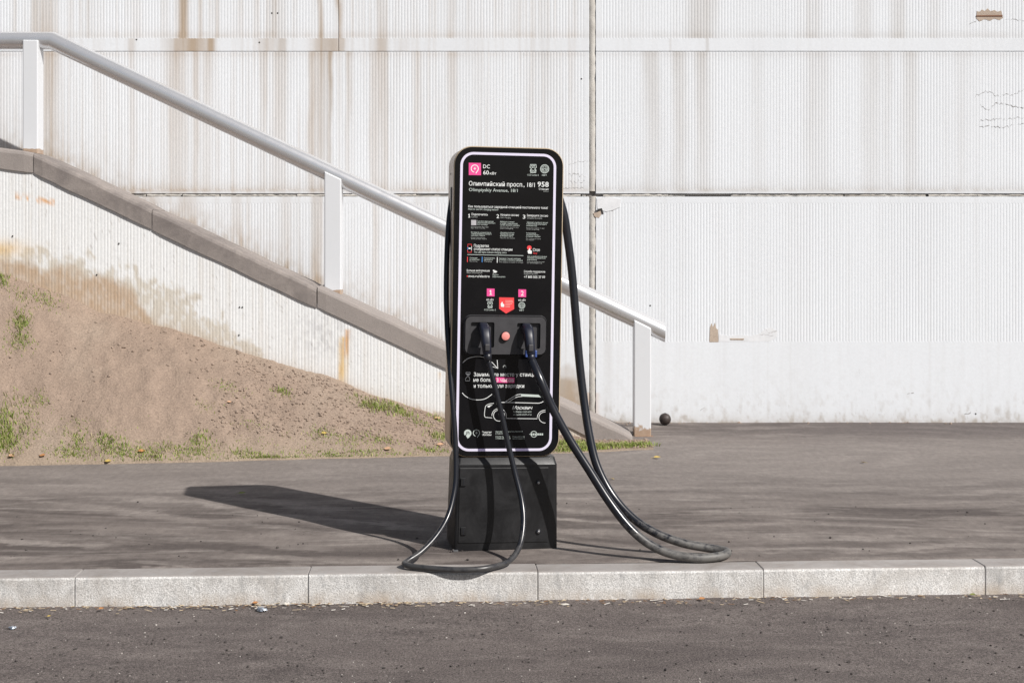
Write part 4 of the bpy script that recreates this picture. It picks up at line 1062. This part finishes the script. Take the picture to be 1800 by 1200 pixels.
# ---- cables
def cable(pts, endp, rad, mat):
    w = [P(*p) for p in pts] + [endp]
    pp = catmull(w, 14)
    V, Fc = tube(pp, rad, 22)
    V = [MINV @ Vector(q) for q in V]
    return recalc(sobj('charging_cable', V, Fc, mat, smooth=True))
cable([(800, 332, 6.79), (793, 358, 6.775), (788.5, 395, 6.76), (785.5, 450, 6.74), (784.5, 520, 6.72), (786.5, 580, 6.69), (790.5, 640, 6.655), (796, 710, 6.612), (800, 770, 6.59), (801.5, 820, 6.57), (799, 860, 6.545), (788, 905, 6.49), (768, 940, 6.42), (742, 968, 6.355), (718, 984.5, 6.31), (711, 990.3, 6.284), (722, 994.5, 6.25), (760, 998.6, 6.21), (810, 1001, 6.188), (855, 998, 6.205), (893, 986.5, 6.30), (913, 960, 6.385), (920, 920, 6.45), (917, 880, 6.50), (905, 830, 6.535), (893, 780, 6.55), (882, 730, 6.555), (870, 680, 6.555)], e1, .0128, M_cable)
cable([(982, 345, 6.80), (991.5, 378, 6.80), (998, 420, 6.80), (1005.5, 480, 6.795), (1011.5, 550, 6.785), (1018, 630, 6.77), (1026, 700, 6.745), (1037, 770, 6.70), (1050, 820, 6.665), (1075, 868, 6.63), (1110, 908, 6.59), (1150, 935, 6.56), (1200, 954, 6.54), (1250, 963.5, 6.53), (1274, 968, 6.505), (1277, 973, 6.465), (1258, 978.3, 6.42), (1225, 980, 6.40), (1180, 973, 6.41), (1140, 955, 6.43), (1105, 925, 6.45), (1070, 880, 6.48), (1035, 825, 6.51), (1000, 770, 6.53), (970, 715, 6.54), (950, 668, 6.545)], e2, .0200, M_cable2)
for sg, uu in ((-1, 796), (1, 985)):
    x = cx + sg * HW / 2; z = L(uu, 348).z
    V, Fc = box(x - .004, x + .004, -.055, .0, z - .06, z + .055)
    bevelled('cable_outlet', V, Fc, M_dark, station, .0035, 2, world=False)

# ---- base
bc = (L(800, 960, -.15).x + L(978, 960, -.15).x) / 2
def brect(w, d, z, r=.018): return [(x, y, z) for x, y in rr(bc, 0.005, w, d, r, 4)]
zc = L(885, 815, -.15).z
V, Fc = loft([brect(.492, .31, -.03), brect(.490, .31, .012), brect(.478, .305, zc - .004), brect(.474, .302, zc), brect(.462, .262, zb - .004), brect(.40, .20, zb - .003)])
base = recalc(sobj('base', V, Fc, M_base, smooth=True)); edge_split(base, .35)
def fy_at(z): return 0.005 - (.31 + (.305 - .31) * (z / zc)) / 2
q0, q1 = L(808, 822, -.15), L(962, 952, -.15)
V = []
for off in (0.004, -.0035):
    for (x, z) in ((q0.x, q0.z), (q1.x, q0.z), (q1.x + .003, q1.z), (q0.x - .003, q1.z)): V.append((x, fy_at(z) + off, z))
Fc = [(4, 5, 6, 7), (0, 4, 7, 3), (1, 2, 6, 5), (0, 1, 5, 4), (3, 7, 6, 2), (3, 2, 1, 0)]
door = bevelled('access_panel', V, Fc, M_base, base, .003, 2, world=False)
for v in (847, 933):
    a = L(814.5, v, -.156); 
    V, Fc = box(a.x - .012, a.x + .012, a.y - .004, a.y + .01, a.z - .019, a.z + .019); bevelled('hinge', V, Fc, M_base, base, .002, 1, world=False)
    V, Fc = box(a.x - .002, a.x + .001, a.y - .0055, a.y + .01, a.z - .016, a.z + .016); sobj('hinge_pin', V, Fc, M_dark, base)
    b = L(946.5, v + 1, -.156)
    disc_solid('lock', b.x, b.z, [(.011, -.145), (.011, b.y - .003), (.009, b.y - .0045)], M_dark, base, 20)
    disc_solid('lock_core', b.x, b.z, [(.0055, -.15), (.0055, b.y - .005), (.004, b.y - .0058)], M_steel, base, 14)
for sg in (-1, 1):
    x = bc + sg * .238
    V, Fc = box(x - .012, x + .012, -.165, -.135, -.004, .006); bevelled('anchor_foot', V, Fc, M_steel if sg < 0 else M_plastic, base, .002, 1, world=False)
for uu, vv in ((792.5, 303), (791, 700)):
    z = L(uu, vv).z; x = cx - HW / 2
    V, Fc = box(x - .0015, x + .002, .01, .018, z - .004, z + .004); sobj('side_screw', V, Fc, M_dark, shell)

# ------------------------------------------------------------------ small things on the ground
def ground_pt(u, v, z=0.004):
    Y = (CH - z) * F / (v - HV); return P(u, v, Y)
def ball():
    c = P(1169, 736.3, 11.10); r = .047
    b = empty('dark_ball', (c.x, c.y, c.z - r), 'small dark round ball lying at the foot of the white wall', 'ball')
    loops = []
    for i in range(1, 14):
        a = math.pi * i / 14; ring = []
        for k in range(24):
            g = 2 * math.pi * k / 24; rad = r * (1 - .035 * (k % 6 == 0)) * (1 + .03 * (float(vnoise(k * .9, i * .9)) - .5))
            ring.append((c.x + rad * math.sin(a) * math.cos(g), c.y + rad * math.sin(a) * math.sin(g), c.z + rad * .98 * math.cos(a)))
        loops.append(ring)
    V, Fc = loft(loops)
    recalc(obj('skin', V, Fc, plain('worn_rubber', (0.035, 0.025, 0.022), .55, 0, .5, .4, 60), b, smooth=True))
    t_, f_ = tube([(c.x, c.y, c.z + r * .93), (c.x, c.y, c.z + r * 1.01)], .008, 10); recalc(obj('valve', t_, f_, M_dark, b))
ball()
def leaf(u, v, on, size, rot, mat, label, grp='fallen autumn leaves'):
    c = bank_hit(u, v) if on == 'bank' else ground_pt(u, v, ROAD + .012 if on == 'road' else float(ground_z((CH) * F / (v - HV))) + .008)
    if on == 'bank': c.z += .004
    prof = [(0, 0), (.12, .16), (.3, .34), (.5, .38), (.7, .28), (.88, .12), (1, 0)]
    V = []; Fc = []
    for i, (t, w) in enumerate(prof):
        for s in (-1, 0, 1): V.append(Vector(((t - .5) * size, s * w * size, size * (.25 * abs(s) * w * 1.2 + .28 * (t - .4) ** 2 + .10))))
        if i:
            a = (i - 1) * 3
            Fc += [(a, a + 1, a + 4, a + 3), (a + 1, a + 2, a + 5, a + 4)]
    m = Matrix.Rotation(rot, 3, 'Z') @ Matrix.Rotation(.35 if on == 'bank' else .18, 3, 'X')
    e = empty('fallen_leaf', c, label, 'leaf', grp)
    obj('blade', [m @ q for q in V], Fc, mat, e, world=False, smooth=True)
    t_, f_ = tube([m @ Vector((-.5 * size, 0, .12 * size)), m @ Vector((-.85 * size, .06 * size, .06 * size))], size * .02, 5); obj('stalk', t_, f_, mat, e, world=False)
M_ly = plain('leaf_yellow', (0.48, 0.35, 0.10), .6, 0, .3, .3, 60); M_lo = plain('leaf_orange', (0.42, 0.20, 0.08), .6, 0, .3, .3, 60); M_lp = plain('leaf_peach', (0.52, 0.32, 0.20), .6, 0, .3, .3, 60); M_lg = plain('leaf_olive', (0.20, 0.22, 0.06), .6, 0, .3, .3, 60)
leaf(425, 868, 'walk', .045, .4, M_lg, 'olive green leaf lying inside the station shadow')
leaf(1155, 805, 'walk', .05, .2, M_ly, 'yellow leaf on the pavement in front of the end post')
leaf(1013, 803, 'walk', .03, 1.2, M_ly, 'small yellow leaf at the pavement edge below the bright grass strip')
leaf(1076, 842, 'walk', .03, 2.2, M_ly, 'small yellow leaf beside the right cable on the pavement')
leaf(1517, 813, 'walk', .035, 2.6, M_ly, 'lone pale yellow leaf on the right half of the pavement')
leaf(768, 737, 'bank', .055, .9, M_lp, 'peach leaf high on the bank beside the station head')
leaf(774, 783, 'bank', .05, .1, M_lp, 'peach leaf low on the bank beside the station')
leaf(682, 791, 'bank', .055, -.3, M_lp, 'peach leaf lying beside a dark pebble at the bank foot')
leaf(570, 763, 'bank', .045, .6, M_ly, 'yellow leaf caught in a grass tuft on the bank')
leaf(20, 804, 'bank', .05, 1.2, M_lp, 'leftmost peach leaf at the foot of the bank')
leaf(75, 802, 'bank', .045, -.3, M_lo, 'orange leaf in the sparse grass at the bank foot, second from left')
leaf(249, 794, 'bank', .05, .5, M_lo, 'orange leaf in the thick grass clump at the bank foot')
leaf(190, 813, 'bank', .045, .1, M_ly, 'flat yellow leaf on the soil edge by the pavement')
leaf(403, 708, 'bank', .035, .8, M_lp, 'tiny peach leaf halfway up the bank')
leaf(1234, 1053, 'road', .032, .5, M_lo, 'curled orange leaf against the kerb face right of the station')
leaf(449, 1060, 'road', .028, .3, M_lo, 'orange leaf bit at the kerb foot beside crumpled foil')
leaf(178, 1070, 'road', .025, .8, M_lo, 'orange leaf fragment at the kerb foot near the left joint')
leaf(86, 1083, 'road', .018, .2, M_ly, 'tiny yellow leaf on the road at lower left')
leaf(1710, 1046, 'road', .03, -.5, M_lg, 'olive leaf at the kerb foot beside the rightmost joint')
def crumple(name, u, v, size, mat, label, cat, flat=.6, seed=1):
    rnd = random.Random(seed); c = ground_pt(u, v, ROAD + .006)
    bm = bmesh.new(); bmesh.ops.create_icosphere(bm, subdivisions=3, radius=1)
    for q in bm.verts:
        k = .72 + .5 * float(vnoise(q.co.x * 2.6 + seed * 5, q.co.y * 2.6 + q.co.z * 3.1)) + rnd.uniform(-.10, .10)
        q.co = Vector((q.co.x * size * 1.25 * k, q.co.y * size * .8 * k, max(q.co.z, -.5) * size * flat * k + size * flat * .45))
    me = bpy.data.meshes.new(name); bm.to_mesh(me); bm.free(); me.materials.append(mat)
    o = bpy.data.objects.new(name, me); o.location = c; o.rotation_euler = (0, 0, rnd.uniform(-.4, .4)); COL.objects.link(o); tag(o, label, cat)
M_foil = plain('crumpled_foil', (0.55, 0.60, 0.66), .3, .8, .5, .3, 60); M_lump = plain('tar_lump', (0.035, 0.037, 0.042), .6, 0, .4, .4, 60); M_paper = plain('old_paper', (0.62, 0.58, 0.52), .8, 0, .3, .2, 60)
crumple('litter', 267, 1062, .017, M_lump, 'dark crumpled lump against the kerb foot at left', 'litter', .9, 2)
crumple('litter', 460, 1072, .020, M_foil, 'crumpled silver foil on the road near the second kerb joint', 'litter', .45, 5)
crumple('litter', 502, 1062, .012, M_paper, 'crumpled pale paper scrap at the kerb foot left of the station', 'litter', .5, 7)
crumple('litter', 993, 1062, .016, M_paper, 'flat pale pink paper scrap on the road below the station', 'litter', .18, 9)
crumple('litter', 22, 1104, .014, M_foil, 'faint foil scrap on the road at far left', 'litter', .5, 12)
# grit on the road, crumbs on the pavement, chaff along the kerb: uncountable
rnd = np.random.default_rng(33)
def scatter_road(n, vmin, vmax, bias=1.0):
    out = []
    for _ in range(n):
        u = rnd.uniform(-120, 1920); v = vmin + (vmax - vmin) * rnd.random() ** bias
        p = ground_pt(u, v, ROAD); k = (p - K0).dot(KN)
        if k > -0.012 or rnd.random() > 0.25 + 1.3 * float(vnoise(np.array(p.x * 3.1), np.array(p.y * 5.0))) ** 2: continue
        out.append((p.x, p.y, ROAD + 0.012 * (float(fbm(np.array(p.x * 1.3), np.array(p.y * 1.3), 3)) - .5)))
    return out
M_peb = plain('dark_grit', (0.07, 0.062, 0.058), .9, 0, .3, .4, 80); M_peb2 = plain('pale_grit', (0.42, 0.39, 0.36), .9, 0, .3, .3, 80)
tag(lump_set('dark_grit', scatter_road(3600, 1040, 1215), M_peb, .0010, .0075, 41), 'dark asphalt grit scattered over the road', 'grit', kind='stuff')
tag(lump_set('pale_grit', scatter_road(1500, 1040, 1215, 1.1), M_peb2, .0008, .0045, 42), 'pale stone chips scattered over the road', 'grit', kind='stuff')
def kerb_chaff():
    V = []; Fc = []; fm = []
    for _ in range(2200):
        a = rnd.uniform(-3, 6.5); k = -abs(rnd.normal(0, .045)) - .004
        if rnd.random() > .35 + .65 * vnoise(a * 2.2, 3.0) * (a < 1.5): continue
        p = K0 + KD * a + KN * k; l = rnd.uniform(.003, .013) * (1 if rnd.random() < .85 else 1.8); w = rnd.uniform(.0012, .003); d = rnd.uniform(-.9, .9); z = ROAD + .006 + rnd.uniform(0, .006)
        t = Vector((math.cos(d), math.sin(d), rnd.uniform(-.15, .15))) * l; s = Vector((-math.sin(d), math.cos(d), .3)) * w
        i = len(V); c = Vector((p.x, p.y, z)); V += [c - t - s, c + t - s, c + t + s, c - t + s]; Fc.append((i, i + 1, i + 2, i + 3)); fm.append(int(rnd.choice(3, p=[.5, .25, .25])))
    return obj('kerb_chaff', V, Fc, mats=[plain('dry_straw', (0.40, 0.32, 0.22), .8, 0, .3, .4, 90), plain('pale_chip', (0.55, 0.52, 0.48), .8, 0, .3, .3, 90), plain('brown_crumb', (0.20, 0.12, 0.07), .8, 0, .3, .4, 90)], fm=fm)
tag(kerb_chaff(), 'dry straw and leaf crumbs along the kerb foot', 'debris', kind='stuff')
cr = []
for _ in range(260):
    u = rnd.uniform(0, 1800); v = rnd.uniform(880, 1000); p = ground_pt(u, v, .006)
    if (p - K0).dot(KN) < .18: continue
    cr.append((p.x, p.y, .005))
for _ in range(26): 
    p = ground_pt(rnd.normal(765, 26), rnd.normal(963, 6), .006); cr.append((p.x, p.y, .005))
tag(lump_set('asphalt_crumbs', cr, M_peb, .0015, .008, 44), 'asphalt crumbs on the pavement', 'grit', kind='stuff')
wl = []
for _ in range(340):
    x = rnd.uniform(-1, 7); wl.append((x, YW - abs(rnd.normal(0, .04)) - .004, .02))
tag(lump_set('wall_foot_debris', wl, M_clod, .003, .013, 45), 'soil crumbs gathered along the foot of the white wall', 'debris', kind='stuff')
